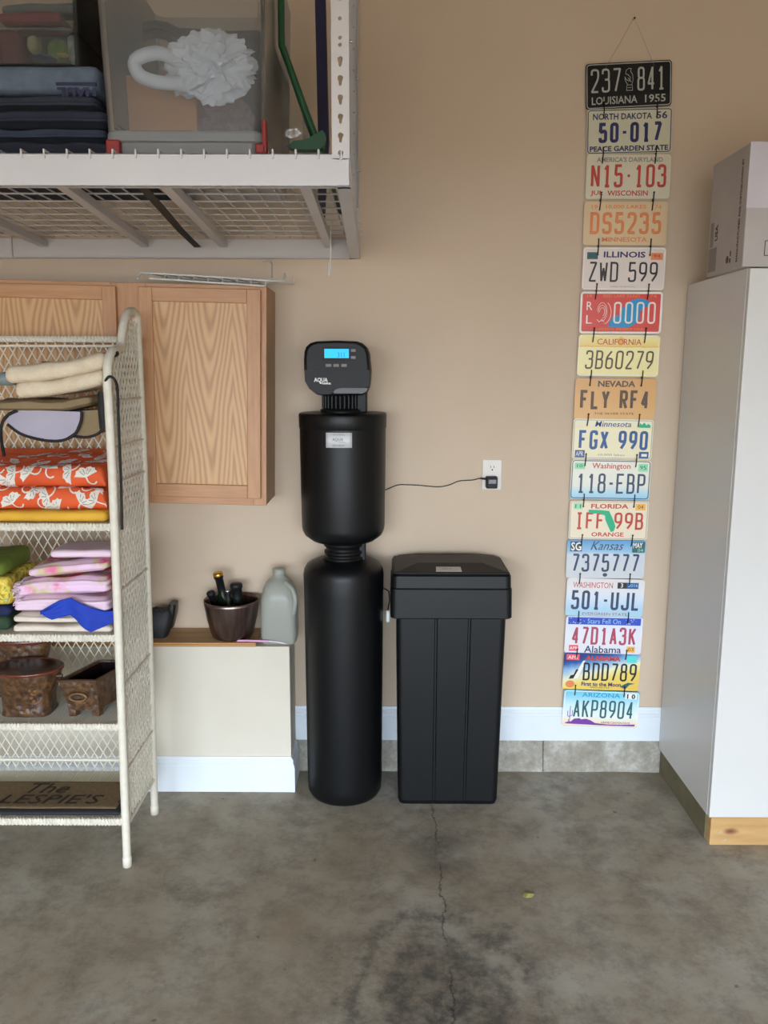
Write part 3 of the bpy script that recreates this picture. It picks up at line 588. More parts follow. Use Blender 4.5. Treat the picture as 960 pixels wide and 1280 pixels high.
T_(L, 'First to the Moon', -.25, .27, .10, .21, CNV, bold=.03); T_(L, 'SPACE SHUTTLE', -.13, .12, .045, .085, CBR)
PG(L, [(-.40+.06*cos(i/14*2*pi), .14+.10*sin(i/14*2*pi)) for i in range(14)], CO, 'orange_disc'); PG(L, [(-.36, .30), (-.31, .30), (-.24, .62), (-.22, .80), (-.25, .78), (-.30, .58)], CW, 'rocket'); PG(L, [(-.42, .28), (-.36, .30), (-.30, .55), (-.33, .55), (-.36, .40), (-.40, .38)], CB, 'shuttle'); PG(L, [(.26, .10), (.33, .04), (.38, .16), (.45, .20), (.36, .22), (.30, .16)], CDG, 'lander')
L = plate(15, 'sky blue license plate reading AKP8904 with purple hills and cactus, lowest of the column', pmat('plate_desert_sky', [(0, (226, 196, 156)), (.12, (236, 214, 186)), (.3, (226, 232, 230)), (.6, (198, 224, 232)), (.85, (130, 202, 222)), (1, (110, 194, 216))], noise_=.05), CW)
T_(L, 'ARIZONA', -.26, .24, .82, .94, CTE, bold=.01); N_(L, 'AKP8904', -.36, .43, .24, .74, CDG, .0062); T_(L, 'GRAND CANYON STATE', .02, .40, .10, .155, CBR)
PG(L, [(-.46, .06), (-.44, .10), (-.38, .12), (-.34, .20), (-.27, .22), (-.25, .19), (-.18, .21), (-.12, .17), (-.06, .10), (.1, .075), (.3, .08), (.465, .10), (.465, .05), (.3, .045), (0, .045)], CPU, 'purple_hills')
ca = MB()
for pts in ([(-.40, .08), (-.40, .55)], [(-.43, .42), (-.43, .28), (-.40, .24)], [(-.37, .44), (-.37, .30), (-.40, .26)], [(-.415, .18), (-.415, .1)]): ribbon(ca, [Vector((x*PW, z*PH)) for x, z in pts], .0026, YP-.0003, .0006)
ca.build('cactus', CPU, L, world=False); S_(L, .31, .46, .80, .95, CW); T_(L, '1 0', .33, .44, .81, .94, CB, depth=.0008, bold=.04)
# wire ties between neighbouring plates
PN = ['237 841', '50-017', 'N15-103', 'DS5235', 'ZWD 599', 'RL 0000', '3B60279', 'FLY RF4', 'FGX 990', '118-EBP', 'IFF 99B', '7375777', '501-UJL', '47D1A3K', 'BDD789', 'AKP8904']
for i in range(15):
    (x0, y0, t0_), (x1, y1, t1_) = plates[i], plates[i+1]
    for sd, fx in (('left', -.302), ('right', .302)):
        hw = (110-9*i/15)
        yt_ = -.0150-.0006*i; pa = at(x0+fx*hw, y0+21-.12*i+fx*hw*sin(radians(t0_)), yt_); pb = at(x1+fx*hw, y1-19+.1*i+fx*hw*sin(radians(t1_)), yt_-.0006)
        dx_ = (pa.x-pb.x)*.28; pa.x -= dx_; pb.x += dx_; m = MB(); pa2 = pa+Vector((0, 0, .004)); pb2 = pb-Vector((0, 0, .004))
        loop = [pa2+Vector((0, .001, .001)), pa2+Vector((0, -.0012, 0)), (pa+pb)/2+Vector((.0006, -.0015, 0)), pb2+Vector((0, -.0012, 0)), pb2+Vector((0, .001, -.001)), pb2+Vector((0, .0062, 0)), (pa+pb)/2+Vector((0, .0066, 0)), pa2+Vector((0, .0062, 0))]
        m.tube(loop, .0021, 6, closed=True)
        hd = pb2 if i % 3 == 0 else pa2
        m.box(hd.x-.003, hd.x+.003, hd.y-.003, hd.y, hd.z-.0018, hd.z+.0018)
        tag(m.build('wire_tie', MRUB), '%s black wire tie joining plate %s to plate %s' % (sd, PN[i], PN[i+1]), 'wire tie', 'black ties between the license plates')
nl = at(791.5, 25, 0)
m = MB(); m.lathe([(0, -.0), (.0035, 0), (.0035, .0012), (.0012, .0016), (.0012, .02), (0, .02)], (0, 0, 0), 12)
o = m.build('wall_nail', pm('dark_nail_steel', (60, 56, 50), (50, 46, 42), 10, .4, .8)); o.location = (nl.x, -.018, nl.z); o.rotation_euler = (radians(-90), 0, 0)
tag(o, 'small dark nail in the wall above the license plates', 'nail')
pa = at(755, 88, -.013); pb = at(818, 83, -.013)
o = MB().tube([pa, (nl.x, -.014, nl.z+.002), pb], .0006, 5).build('hanging_wire', pm('fine_grey_wire', (130, 122, 108), (120, 112, 100), 10, .4, .6)); tag(o, 'fine wire looped over the nail, holding the topmost license plate', 'wire')
# ------------------------------------------------------------------ oak wall cabinet
OR_ = at(331.6, 632, -.237); cxr = -.431; oz0, oz1 = 1.134, 1.897
OK = thing('oak_wall_cabinet', 'light oak wall cabinet with two recessed-panel doors, under the storage rack', 'cabinet', (cxr, 0, oz0), (0, radians(1.25), 0))
MO_v = oak_mat('oak_vertical', 'v', base=lin((200, 152, 110)), dark=lin((172, 122, 82))); MO_h = oak_mat('oak_horizontal', 'h', base=lin((200, 152, 110)), dark=lin((172, 122, 82))); MO_c = oak_mat('oak_cathedral_veneer', cathedral=True)
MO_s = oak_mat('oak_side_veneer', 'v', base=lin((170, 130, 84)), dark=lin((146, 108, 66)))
def lb(x0, x1, y0, y1, z0, z1): return MB().box(x0, x1, y0, y1, z0, z1)
HZ = oz1-oz0
def ob_(n, bx, mt, par=OK, bev=.0015): return bx.build(n, mt, par, world=False, bevel=bev)
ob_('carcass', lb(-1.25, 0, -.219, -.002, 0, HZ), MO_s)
for x0, x1 in ((-.045, .001), (-.535, -.415), (-1.251, -1.20)): ob_('face_stile', lb(x0, x1, -.238, -.219, -.001, HZ), MO_v)
for z0, z1 in ((-.001, .04), (HZ-.04, HZ)):
    for x0, x1 in ((-1.20, -.535), (-.415, -.045)): ob_('face_rail', lb(x0, x1, -.238, -.219, z0, z1), MO_h)
def door(x0, x1, z0, z1):
    D = tag(MB().build('door', None, OK, world=False)) if 0 else None
    s = .047; pnl = lb(x0+s-.006, x1-s+.006, -.247, -.241, z0+s-.006, z1-s+.006)
    D = ob_('door', pnl, MO_c, OK, 0); y0, y1 = -.2575, -.2385
    for a_, b_ in ((x0, x0+s), (x1-s, x1)): lb(a_, b_, y0, y1, z0, z1).build('door_stile', MO_v, D, world=False, bevel=.0025)
    for a_, b_ in ((z0, z0+s), (z1-s, z1)): lb(x0+s, x1-s, y0, y1, a_, b_).build('door_rail', MO_h, D, world=False, bevel=.0025)
door(-.435, -.017, .026, HZ-.014); door(-1.215, -.512, .026, HZ-.014)
# white wire shelf lying on top
WS = thing('wire_shelf', 'white coated wire shelf rack lying on top of the oak wall cabinet', 'wire rack', (-.6, -.2, 1.92))
MWIRE = pm('white_coated_wire', (214, 214, 208), (202, 202, 196), 20, .4)
q = lambda x, y, d: at(160+x/4.364, 320+y/4.364, d)
m = MB()
F1 = [q(52, 122, -.27), q(68, 91, -.25), q(190, 97, -.25), q(400, 109, -.25), q(600, 122, -.25), q(760, 134, -.25), q(845, 136, -.22), q(856, 120, -.20), q(855, 95, -.18)]
m.tube(F1, .0036, 6)
F2 = [q(120, 122, -.27), q(280, 131, -.27), q(440, 144, -.27), q(600, 153, -.27), q(740, 163, -.27), q(748, 162, -.26), q(752, 140, -.25)]
m.tube(F2, .0036, 6); m.build('front_rail', MWIRE, WS)
for xx_, ya_, yb_ in ((121, 94, 122), (202, 98, 126), (279, 103, 131), (358, 107, 137), (438, 112, 144), (517, 118, 149), (595, 123, 153), (673, 128, 158)):
    a = q(xx_, ya_, -.25); b = q(xx_-2, yb_, -.27); MB().tube([b, a, (a.x, -.02, a.z+.012)], .0026, 6).build('cross_wire', MWIRE, WS)
m = MB(); m.tube([q(734, 25, -.06), q(775, 30, -.08), q(786, 42, -.10), q(787, 125, -.22)], .003, 6); m.tube([q(905, 115, -.04), q(905, 152, -.04), q(755, 150, -.20)], .0022, 6)
m.build('bent_end', MWIRE, WS)
MB().tube([(F1[1].x, -.02, F1[1].z+.012), (F1[5].x, -.02, F1[5].z+.012)], .0028, 6).build('rear_rail', MWIRE, WS)
# ------------------------------------------------------------------ ceiling storage rack
MRK = pm('white_powder_coated_steel', (206, 202, 202), (198, 195, 196), 3, .35)
RK = thing('ceiling_storage_rack', 'white steel overhead storage rack with a wire deck, hung above the oak cabinet', 'storage rack', (-.8, -.6, 2.016))
RX0, RXR, RF, RB, RZ0, RZ1 = -2.3, -.082, -1.215, -.006, 2.016, 2.086
m = MB(); m.box(RX0, RXR, RF, RF+.003, RZ0, RZ1); m.box(RX0, RXR, RF, RF+.028, RZ1-.003, RZ1); m.box(RX0, RXR, RF, RF+.02, RZ0, RZ0+.003); m.build('front_beam', MRK, RK, bevel=.001)
m = MB(); m.box(RX0, RXR-.035, RB-.003, RB, RZ0, RZ1); m.box(RX0, RXR-.035, RB-.022, RB, RZ0, RZ0+.003); m.build('rear_beam', MRK, RK, bevel=.001)
# side beam slightly splayed like the photographed one
m = MB(); m.loft([[(RXR, RF, RZ0), (RXR, RF, RZ1), (RXR-.003, RF, RZ1), (RXR-.003, RF, RZ0+.003), (RXR-.03, RF, RZ0+.003), (RXR-.03, RF, RZ0)], [(RXR-.02, RB, RZ0), (RXR-.02, RB, RZ1), (RXR-.023, RB, RZ1), (RXR-.023, RB, RZ0+.003), (RXR-.055, RB, RZ0+.003), (RXR-.055, RB, RZ0)]]); m.build('side_beam', MRK, RK)
for xb, xe in ((-.20, -.215), (-.54, -.60), (-.79, -.89), (-1.17, -1.26)):
    m = MB(); m.loft([[(x-.014, y, RZ1-.030), (x+.014, y, RZ1-.030), (x+.014, y, RZ1-.005), (x-.014, y, RZ1-.005)] for x, y in ((xb, RF+.004), (xe, RB-.004))]); m.build('cross_bar', MRK, RK, bevel=.001)
dm = MB(); zz_ = RZ1+.001
for j in range(12):
    y = RF+.10*j+.03
    dm.tube([(RX0, y, zz_), (RXR-.004, y, zz_)], .0026, 5)
for i in range(42):
    x = RXR-.02-.0508*i
    dm.tube([(x, RF-.0025, zz_-.012), (x, RF-.0025, zz_+.006), (x, RF+.012, zz_+.0052), (x, RF+.03, zz_+.0052), (x, RB-.004, zz_+.0052)], .0026, 5)
tag(dm.build('wire_deck', MRK, RK), kind='stuff')
# front upright: slotted angle with keyholes, cut right through
def upright(x0, x1, yf, z0, z1, holes, name, back=False):
    cu = bpy.data.curves.new(name, 'CURVE'); cu.dimensions = '2D'; cu.fill_mode = 'BOTH'; cu.extrude = .001
    def sp(pts):
        s = cu.splines.new('POLY'); s.points.add(len(pts)-1); s.use_cyclic_u = True
        for p, (a_, b_) in zip(s.points, pts): p.co = (a_, b_, 0, 1)
    sp([(x0, z0), (x1, z0), (x1, z1), (x0, z1)])
    for kind_, hx, hz_ in holes:
        if kind_ == 'k': sp([(hx+.0062*cos(t), hz_+.0062*sin(t)) for t in [radians(d) for d in range(-55, 236, 24)]]+[(hx-.0032, hz_-.013), (hx, hz_-.016), (hx+.0032, hz_-.013)])
        else: sp([(hx+.0042*cos(t), hz_+.0042*sin(t)) for t in [radians(d) for d in range(0, 360, 36)]])
    ob2 = bpy.data.objects.new(name, cu); C.scene.collection.objects.link(ob2); me = bpy.data.meshes.new_from_object(ob2.evaluated_get(C.evaluated_depsgraph_get())); bpy.data.objects.remove(ob2)
    m = MB(); m.add([(v.co.x, yf-v.co.z, v.co.y) for v in me.vertices], [tuple(p.vertices) for p in me.polygons]); bpy.data.meshes.remove(me)
    return m
ux0, ux1 = -.123, -.084
hl = [('r', -.1035, at(422, y, RF).z) for y in (0, 24, 48, 57)]+[('k', -.1035, at(422, y, RF).z) for y in (75, 98.5, 122.5, 146.5, 170, 192)]
zt = at(422, 0, RF).z
hl += [('k', -.1035, zt+.04*j) for j in range(1, 11)]
m = upright(ux0, ux1, RF-.0035, 2.075, ZC, hl, 'upright'); m.box(ux1-.002, ux1, RF-.003, RF+.038, 2.075, ZC)
m.build('front_upright', MRK, RK)
m = upright(-.136, -.103, RB-.004, 2.02, ZC, [('r', -.12, 2.1+.07*j) for j in range(12)], 'upright2'); m.box(-.105, -.103, RB-.035, RB-.004, 2.02, ZC); m.build('rear_upright', MRK, RK)
for p in (at(434.5, 52, RF+.03), at(446, 98, RB-.03), at(448, 213, RB-.03)):
    MB().tube([p-Vector((.004, 0, 0)), p+Vector((.010, 0, 0))], .004, 8).build('bolt', pm('zinc_bolt', (190, 190, 188), (170, 170, 168), 30, .3, .9), RK)
MB().box(-1.45, -1.375, RB-.012, RB-.004, RZ0-.001, RZ1+.001).build('beam_splice', MRK, RK, bevel=.001)
# black strap running under the load
m = MB(); p0 = at(150, 240, -1.16); p1 = at(228, 297, -.04)
m.loft([[(x-.012, y, RZ1-.034+dz), (x+.012, y, RZ1-.034+dz), (x+.012, y, RZ1-.0305+dz), (x-.012, y, RZ1-.0305+dz)] for x, y, dz in ((-.585, RF+.03, 0), (-.62, -.8, -.003), (-.66, -.4, -.003), (-.69, RB-.03, 0))])
tag(m.build('strap', MRUB), 'black webbing strap running front to back under the storage rack deck', 'strap')
# hanging hook
p = at(413, 296, -.34)
hk = [(p.x, -.34, RZ1+.008), (p.x+.004, -.345, RZ1+.008), (p.x+.002, -.34, RZ1-.01), at(413, 322, -.34), at(412, 342, -.34), at(410.5, 345, -.34), at(410.5, 338, -.34), at(411, 328, -.34)]
tag(MB().tube(smooth(hk, 3), .0022, 6).build('wire_hook', MWIRE), 'thin white wire hook hanging below the right end of the storage rack', 'hook')
# ------------------------------------------------------------------ load on the rack
ZD = RZ1+.0095
NAVY = [pm('navy_blanket_%d' % i, a_, b_, 14, .9, bump=.5, bsc=220, bd=.002) for i, (a_, b_) in enumerate((((40, 46, 62), (26, 30, 44)), ((52, 60, 78), (34, 40, 56)), ((32, 36, 50), (24, 27, 38)), ((48, 54, 66), (34, 38, 50))))]
MGB = pm('blue_grey_blanket', (98, 110, 126), (76, 88, 104), 26, .9, bump=.6, bsc=200, bd=.002)
lays = [(-1.42, -.60, .040, 2, 'lowest folded navy moving blanket, sagging into the corner beside the red latch'), (-1.40, -.655, .030, 1, 'second folded navy moving blanket up from the rack deck'), (-1.41, -.645, .036, 0, 'third folded navy moving blanket up, its rolled edge hanging forward'), (-1.40, -.67, .034, 3, 'fourth folded moving blanket up, just under the pale lettered one')]
z = ZD
for i, (x0, x1, h, mi, lb_) in enumerate(lays):
    m = MB(); m.soft(x0, x1, -1.136+.010*(i % 2), -.62, z, z+h, .016, .007, 11, i+3, 40, 20, 8, fold=2, fa=.008)
    tag(m.build('moving_blanket', NAVY[mi], merge=True), lb_, 'blanket', 'folded moving blankets on the storage rack'); z += h+.001
zb0 = z; zb1 = z+.058
m = MB(); m.soft(-1.42, -.663, -1.130, -.62, zb0, zb1, .012, .0015, 9, 11, 40, 20, 8)
TB = m.build('moving_blanket', MGB, merge=True); tag(TB, 'pale blue-grey moving blanket with upside-down lettering, topmost of its stack', 'blanket', 'folded moving blankets on the storage rack')
MNV = pm('navy_print', (30, 36, 72), (26, 31, 62))
a = at(118, 118, -1.172); b = at(72, 107, -1.172)
text('HAUL', at(70, 110, -1.14).x, -.667, at(100, 119.5, -1.14).z, at(100, 108, -1.14).z, -1.134, TB, MNV, 'lettering', .001, rot=pi, bold=.05, world=True)
c0 = at(68, 103, -1.14); MB().box(c0.x, -.667, -1.1325, -1.125, c0.z-.004, c0.z+.003).build('printed_stripe', MNV, TB)
def tote(name, x0, x1, y0, y1, z0, z1, flare, mat, label, open_top=True, cat='storage bin'):
    t = thing(name, label, cat, ((x0+x1)/2, (y0+y1)/2, z0))
    def ring(s, z, r=.03): return [(x, y, z) for x, y, _ in sqr(x0-flare*s, x1+flare*s, y0-flare*s, y1+flare*s, r)]
    m = MB(); outer = [ring(0, z0), ring(.1, z0+.02), ring(1, z1)]; inner = [ring(.93, z1), ring(.05, z0+.024), ring(-.03, z0+.004)]
    m.loft(outer+inner, caps=True); m.build('bin_wall', mat, t, bevel=.002)
    return t, ring
def sqr(x0, x1, y0, y1, r, n=5):
    p = []
    for cx_, cy_, a in ((x1-r, y0+r, -90), (x1-r, y1-r, 0), (x0+r, y1-r, 90), (x0+r, y0+r, 180)):
        for i in range(n+1):
            t = radians(a+90*i/n); p.append((cx_+r*cos(t), cy_+r*sin(t), 0))
    return p
MCL = clear_mat('hazy_clear_plastic', (238, 240, 242), .11, .3); MCL2 = clear_mat('thin_clear_plastic', (232, 235, 235), .07, .12)
bt = (-.645, -.285, -1.150, -.62, ZD+.035, 2.60)
TT, rg = tote('clear_storage_bin', *bt, .012, MCL, 'large hazy clear storage bin holding a white plastic bag and cardboard')
m = MB(); m.loft([rg(-.5, ZD+.002), rg(-.45, ZD+.03), rg(.25, ZD+.033), rg(.25, ZD+.052), rg(0, ZD+.056)]); m.build('bin_base', clear_mat('frosted_plastic', (190, 195, 198), .6, .3), TT, bevel=.002)
MRED = pm('red_latch_plastic', (150, 40, 34), (134, 34, 30), 10, .4)
p = at(142, 184, -1.16); m = MB(); m.box(p.x-.018, p.x+.014, -1.162, -1.135, ZD+.002, ZD+.034); m.build('latch', MRED, TT, bevel=.004)
p = at(331, 180, -1.15); m = MB(); m.box(p.x-.020, p.x+.004, -1.165, -1.14, ZD+.004, ZD+.024); m.box(p.x-.004, p.x+.006, -1.165, -1.14, ZD+.004, ZD+.075); m.build('latch', MRED, TT, bevel=.003)
# contents
a = at(129, 72, -1.07); b = at(206, 129, -1.07)
zin = ZD+.035+.026
m = MB(); m.box(a.x, b.x+.05, -.955, -.80, zin+.001, a.z); tag(m.build('cardboard_box', pm('brown_cardboard', (222, 158, 92), (208, 146, 84), 8, .8), bevel=.002), 'brown cardboard box seen through the left side of the hazy bin', 'box')
m = MB(); m.soft(-.60, -.33, -.735, -.665, zin+.03, a.z+.20, .035, .008, 6, 3, 16, 10, 16); tag(m.build('dark_bag', pm('slate_grey_nylon', (66, 68, 74), (54, 56, 62), 12, .7), merge=True), 'large slate grey bag standing upright at the back inside the hazy bin', 'bag')
# dark coil of hose (arc seen near the bin top)
cc = at(185, 90, -.86); pts = [(cc.x+.12*cos(t), -.76, cc.z+.15*sin(t)) for t in [radians(d) for d in range(0, 360, 15)]]
m = MB()
for r_, dy in ((1, 0), (.93, .02), (.86, .0)): m.tube([(cc.x+(x-cc.x)*r_, y+dy, cc.z+(z_-cc.z)*r_) for x, y, z_ in pts], .012, 8, closed=True)
tag(m.build('coiled_hose', pm('dark_grey_rubber', (50, 52, 58), (42, 44, 50), 12, .6)), 'dark grey coiled hose standing at the back inside the hazy bin', 'hose')
bx = MB(); bx.soft(a.x+.005, b.x+.12, -.79, -.68, zin+.002, a.z+.10, .02, .003, 6, 8, 16, 8, 10)
def blob(n, c_, r, seed, amp, sub=5, fr=5, sq=(1, 1, 1)):
    bm = bmesh.new(); bmesh.ops.create_icosphere(bm, subdivisions=sub, radius=1)
    V = []
    for v in bm.verts:
        d = v.co.normalized(); nn = 1-abs(noise.noise(d*fr/2+Vector((seed, 0, 0))))*2*amp+noise.noise(d*fr*2+Vector((0, seed, 0)))*amp*.3
        V.append((c_[0]+d.x*r[0]*nn, c_[1]+d.y*r[1]*nn, c_[2]+d.z*r[2]*nn))
    F = [tuple(v.index for v in f_.verts) for f_ in bm.faces]; bm.free()
    m = MB(); m.add(V, F, False); return m
MBAG = pm('white_plastic_bag', (240, 242, 246), (226, 230, 236), 8, .35)
c1 = at(262, 84, -1.05)
G = tag(blob('b', (c1.x+.002, -1.05, c1.z), (.115, .062, .085), 4.2, .42, 5, 4).build('plastic_bag', MBAG), 'crumpled white plastic bag pressed against the front of the hazy bin', 'bag')
c2 = at(188, 92, -1.05); m = MB()
m.tube(smooth([(c2.x+.07, -1.07, c2.z+.02), (c2.x+.03, -1.095, c2.z+.03), (c2.x-.02, -1.10, c2.z+.012), (c2.x-.012, -1.10, c2.z-.02), (c2.x+.03, -1.10, c2.z-.035), (c2.x+.075, -1.075, c2.z-.03)], 4), [.016]*20+[.02], 8); m.build('bag_handle', MBAG, G)
tag(blob('b', (at(290, 140, -.95).x-.02, -.91, at(290, 140, -.95).z-.01), (.07, .05, .065), 1.1, .25, 4).build('cloth_bundle', pm('dusty_pink_cloth', (150, 118, 112), (132, 102, 98), 12, .9)), 'dusty pink cloth bundle low in the right of the hazy bin', 'cloth')
# small clear bin on the blanket stack, with toys
zs_ = zb1+.002
T2, rg2 = tote('clear_storage_bin', -1.36, -.715, -1.12, -.72, zs_, 2.56, .008, MCL2, 'small clear storage bin on the moving blankets, full of red and green things')
m = MB(); m.loft([[(x*1, y, z_) for x, y, z_ in rg2(.35, zz)] for zz in (2.452, 2.458)]+[rg2(.5, 2.462), rg2(.5, 2.467)]); 
rim = MB(); rim.tube([Vector((x, y, 2.375)) for x, y, _ in rg2(.62, 0)], .003, 6, closed=True); rim.build('rim', MCL2, T2)
def toy(lbl, nm, x, y, w_, h_, d, mat, kind='soft', cat='toy', dy=-1.0):
    a = at(x, y, dy); b = at(x+w_, y+h_, dy); z0 = max(b.z, zs_+.027)
    m = MB()
    if kind == 'soft': m.soft(a.x, b.x, dy, dy+d, z0, a.z, .02, .006, 12, x, 14, 8, 8)
    else: m = blob('t', ((a.x+b.x)/2, dy+d/2, (a.z+z0)/2), ((b.x-a.x)/2, d/2, (a.z-z0)/2), x, .12, 3)
    tag(m.build(nm, mat), lbl, cat)
toy('dark red folded cloth at the left in the small clear bin', 'red_cloth', -8, 34, 36, 60, .10, pm('dark_red_cloth', (120, 42, 52), (98, 34, 44), 12, .8), cat='cloth', dy=-.98)
toy('pinkish red wrapping across the top of the small clear bin', 'red_wrapping', -6, 12, 80, 16, .10, pm('rose_red_paper', (164, 62, 74), (142, 50, 62), 12, .6), cat='cloth', dy=-.95)
toy('round blue ball at the bottom of the small clear bin', 'blue_ball', 30, 64, 36, 30, .07, pm('matte_blue_ball', (48, 66, 116), (38, 54, 100), 9, .4), 'blob', 'ball', -1.09)
toy('green plush toy in the middle of the small clear bin', 'green_plush', 50, 42, 38, 36, .08, pm('leaf_green_plush', (104, 138, 62), (84, 116, 50), 14, .8), 'blob', 'toy', -1.07)
toy('pale yellow figure left of the green plush toy in the clear bin', 'yellow_figure', 32, 42, 15, 22, .04, pm('pale_straw_plastic', (190, 178, 130), (172, 160, 116), 30, .6), 'soft', 'toy', -1.04)
toy('white and black toy at the right end of the small clear bin', 'white_toy', 83, 42, 15, 46, .05, pm('mottled_white_toy', (200, 202, 198), (96, 96, 98), 60, .5), 'soft', 'toy', -1.06)
toy('small golden yellow ornament beside the green plush toy', 'yellow_ornament', 68, 64, 15, 12, .03, pm('golden_yellow_glaze', (236, 196, 90), (224, 180, 76), 9, .3), 'blob', 'ornament', -1.11)
toy('dark green felt at the back of the small clear bin', 'green_felt', 2, 30, 96, 62, .06, pm('dark_green_felt', (58, 70, 58), (46, 56, 48), 12, .9), cat='cloth', dy=-.84)
toy('grey folded sheet at the top back of the small clear bin', 'grey_sheet', 0, 2, 98, 14, .06, pm('grey_sheet', (128, 132, 132), (112, 116, 116), 9, .8), cat='cloth', dy=-.84)
# clear vinyl bag with green piping and dark green latch, slanting side
GB = thing('vinyl_storage_bag', 'clear vinyl storage bag with dark green piping, right end of the storage rack', 'storage bag', (-.3, -.8, ZD))
P1, P2 = at(342, 0, -.95), at(411, 190, -.95); dxz = (P2.x-P1.x)/(P2.z-P1.z)
P2.z = ZD+.004; xt = -.262; zt_ = P2.z+(xt-P2.x)/dxz
pl_ = [(-.262, P2.z), (P2.x, P2.z), (xt, zt_), (-.32, zt_), (-.262, 2.62)]
m = MB()
def vin(u, v): return Vector((P2.x+(xt-P2.x)*v+noise.noise(Vector((u*4, v*6, 2)))*.004, -.95+.55*u, P2.z+(zt_-P2.z)*v))
m.grid(vin, 12, 20)
def vfr(u, v):
    x1_ = P2.x+(xt-P2.x)*v; x0_ = -.266; return Vector((x0_+(x1_-x0_)*u if x1_ > x0_ else x1_, -.95+noise.noise(Vector((u*5, v*9, 7)))*.006, P2.z+(zt_-P2.z)*v))
m.grid(vfr, 10, 24); m.grid(lambda u, v: vfr(u, v)+Vector((0, .55, 0)), 8, 12)
m.build('vinyl_sheet', MCL2, GB)
MDG = pm('dark_green_trim', (30, 84, 50), (22, 66, 40), 12, .5)
m = MB(); m.tube([(P2.x, -.952, P2.z+.006), ((P2.x+xt)/2, -.952, (P2.z+zt_)/2), (xt, -.952, zt_), (xt, -.952, zt_+.12), (xt, -.952, 2.86)], .0085, 8); m.tube([(P2.x, -.40, P2.z+.006), (xt, -.40, zt_)], .006, 8); m.tube([(xt, -.952, zt_), (xt, -.4, zt_)], .006, 8); m.tube([(P2.x, -.952, P2.z+.006), (P2.x, -.4, P2.z+.006)], .006, 8)
m.build('piping', MDG, GB)
m = MB(); aa = [at(*q_, -.96) for q_ in [(360, 187), (368, 179), (382, 178), (392, 173), (404, 166), (408, 172), (406, 185), (400, 190), (372, 190)]]
m.prism([(p.x, max(p.z, ZD)) for p in aa], -.985, -.955); m.build('handle', MDG, GB, bevel=.004)
m = MB(); pts = [(-.225, ZD+.008), (-.205, ZD+.008), (-.188, 2.34), (-.196, 2.80), (-.228, 2.80), (-.222, 2.34)]
m.prism([(x-.002, z_) for x, z_ in pts], -.33, -.29); tag(m.build('navy_bag', pm('navy_fabric', (44, 40, 74), (34, 32, 60), 8, .8), bevel=.008), 'tall narrow navy fabric bag standing behind the green piped bag', 'bag')
m = MB(); m.soft(-.178, -.150, -.36, -.31, ZD+.001, 2.86, .012, .003, 6, 2, 6, 6, 20)
# ------------------------------------------------------------------ wicker shelf
MWK = pm('white_painted_wicker', (226, 219, 202), (213, 205, 187), 40, .55, bump=.35, bsc=300, bd=.001)
WK = thing('wicker_shelf', 'white wicker shelf unit with lattice sides and a scrolled top, at the left', 'shelf unit', (-1.15, -.51, 0))
WXR, WXL, WYF, WYB = -.850, -1.50, -.675, -.350
SH = lambda p: Vector((p[0]+.020*min(1, p[2]/1.3) if True else 0, p[1], p[2]))
def wk(mb, name, kind=None, mt=None):
    o = mb.build(name, mt or MWK, WK, xf=SH)
    if kind: o['kind'] = kind
    return o
side = [(WYF, .0), (WYF, .7), (WYF, 1.3), (WYF, 1.45), (WYF, 1.53), (WYF, 1.58), (WYF+.012, 1.63), (WYF+.05, 1.665), (WYF+.10, 1.672), (WYF+.14, 1.69), (WYF+.17, 1.74), (WYF+.215, 1.785), (WYF+.275, 1.80), (WYB-.01, 1.79), (WYB, 1.765), (WYB, 1.72), (WYB, 1.65), (WYB, 1.5), (WYB, 1.1), (WYB, .0)]
for x in (WXR, WXL):
    sp_ = smooth([(x, y, z_) for y, z_ in side], 4)
    a_ = [p for p in sp_ if True]
    m = MB(); m.tube(a_, .0135, 10); wk(m, 'side_frame')
    # scroll top seen from below edge: an inner edging rod
    def top(y):
        t = [(WYF, 1.60), (WYF+.05, 1.655), (WYF+.11, 1.665), (WYF+.17, 1.73), (WYF+.215, 1.775), (WYB, 1.775)]
        for (ya_, za_), (yb_, zb_) in zip(t, t[1:]):
            if ya_ <= y <= yb_: return za_+(zb_-za_)*(y-ya_)/(yb_-ya_)
        return 1.77
    m = MB(); sl = 1.5; stp = .046; zb_ = .145
    for sg in (1, -1):
        c_ = zb_-sl*.4
        while c_ < 2.4:
            pts = []
            for i in range(41):
                y = WYF+.008+(WYB-WYF-.016)*i/40; zq = c_+sl*((y-WYF) if sg > 0 else (WYB-y))
                if zb_ <= zq <= top(y): pts.append(Vector((x+sg*.0012, y, zq)))
            if len(pts) > 1: m.tube([pts[0], pts[-1]], .0034, 5)
            c_ += stp
    wk(m, 'side_lattice', 'stuff')
    for z_ in (1.52, 1.38, 1.27, .93, .62, .33): wk(MB().tube([(x+.004, WYF, z_), (x+.004, WYB, z_)], .0042, 6), 'side_rod')
    wk(MB().tube([(x, WYF, .14), (x, WYB, .14)], .008, 8), 'bottom_rail')
    for y in (WYF, WYB): wk(MB().lathe([(0, 0), (.0145, 0), (.0155, .03), (.0135, .034)], (x, y, 0), 14), 'foot_cap')
for z0, z1 in ((.165, 1.70),):
    m = MB(); sl = 1.75; stp = .056; Wd = WXR-WXL
    for sg in (1, -1):
        c_ = z0-sl*Wd
        while c_ < z1:
            ya_ = max(z0, c_); yb_ = min(z1, c_+sl*Wd)
            if yb_ > ya_:
                u0 = (ya_-c_)/sl; u1 = (yb_-c_)/sl
                X_ = (lambda u: WXL+u) if sg > 0 else (lambda u: WXR-u)
                m.tube([(X_(u0), WYB+sg*.0012, ya_), (X_(u1), WYB+sg*.0012, yb_)], .0022, 4)
            c_ += stp
    wk(m, 'back_lattice', 'stuff')
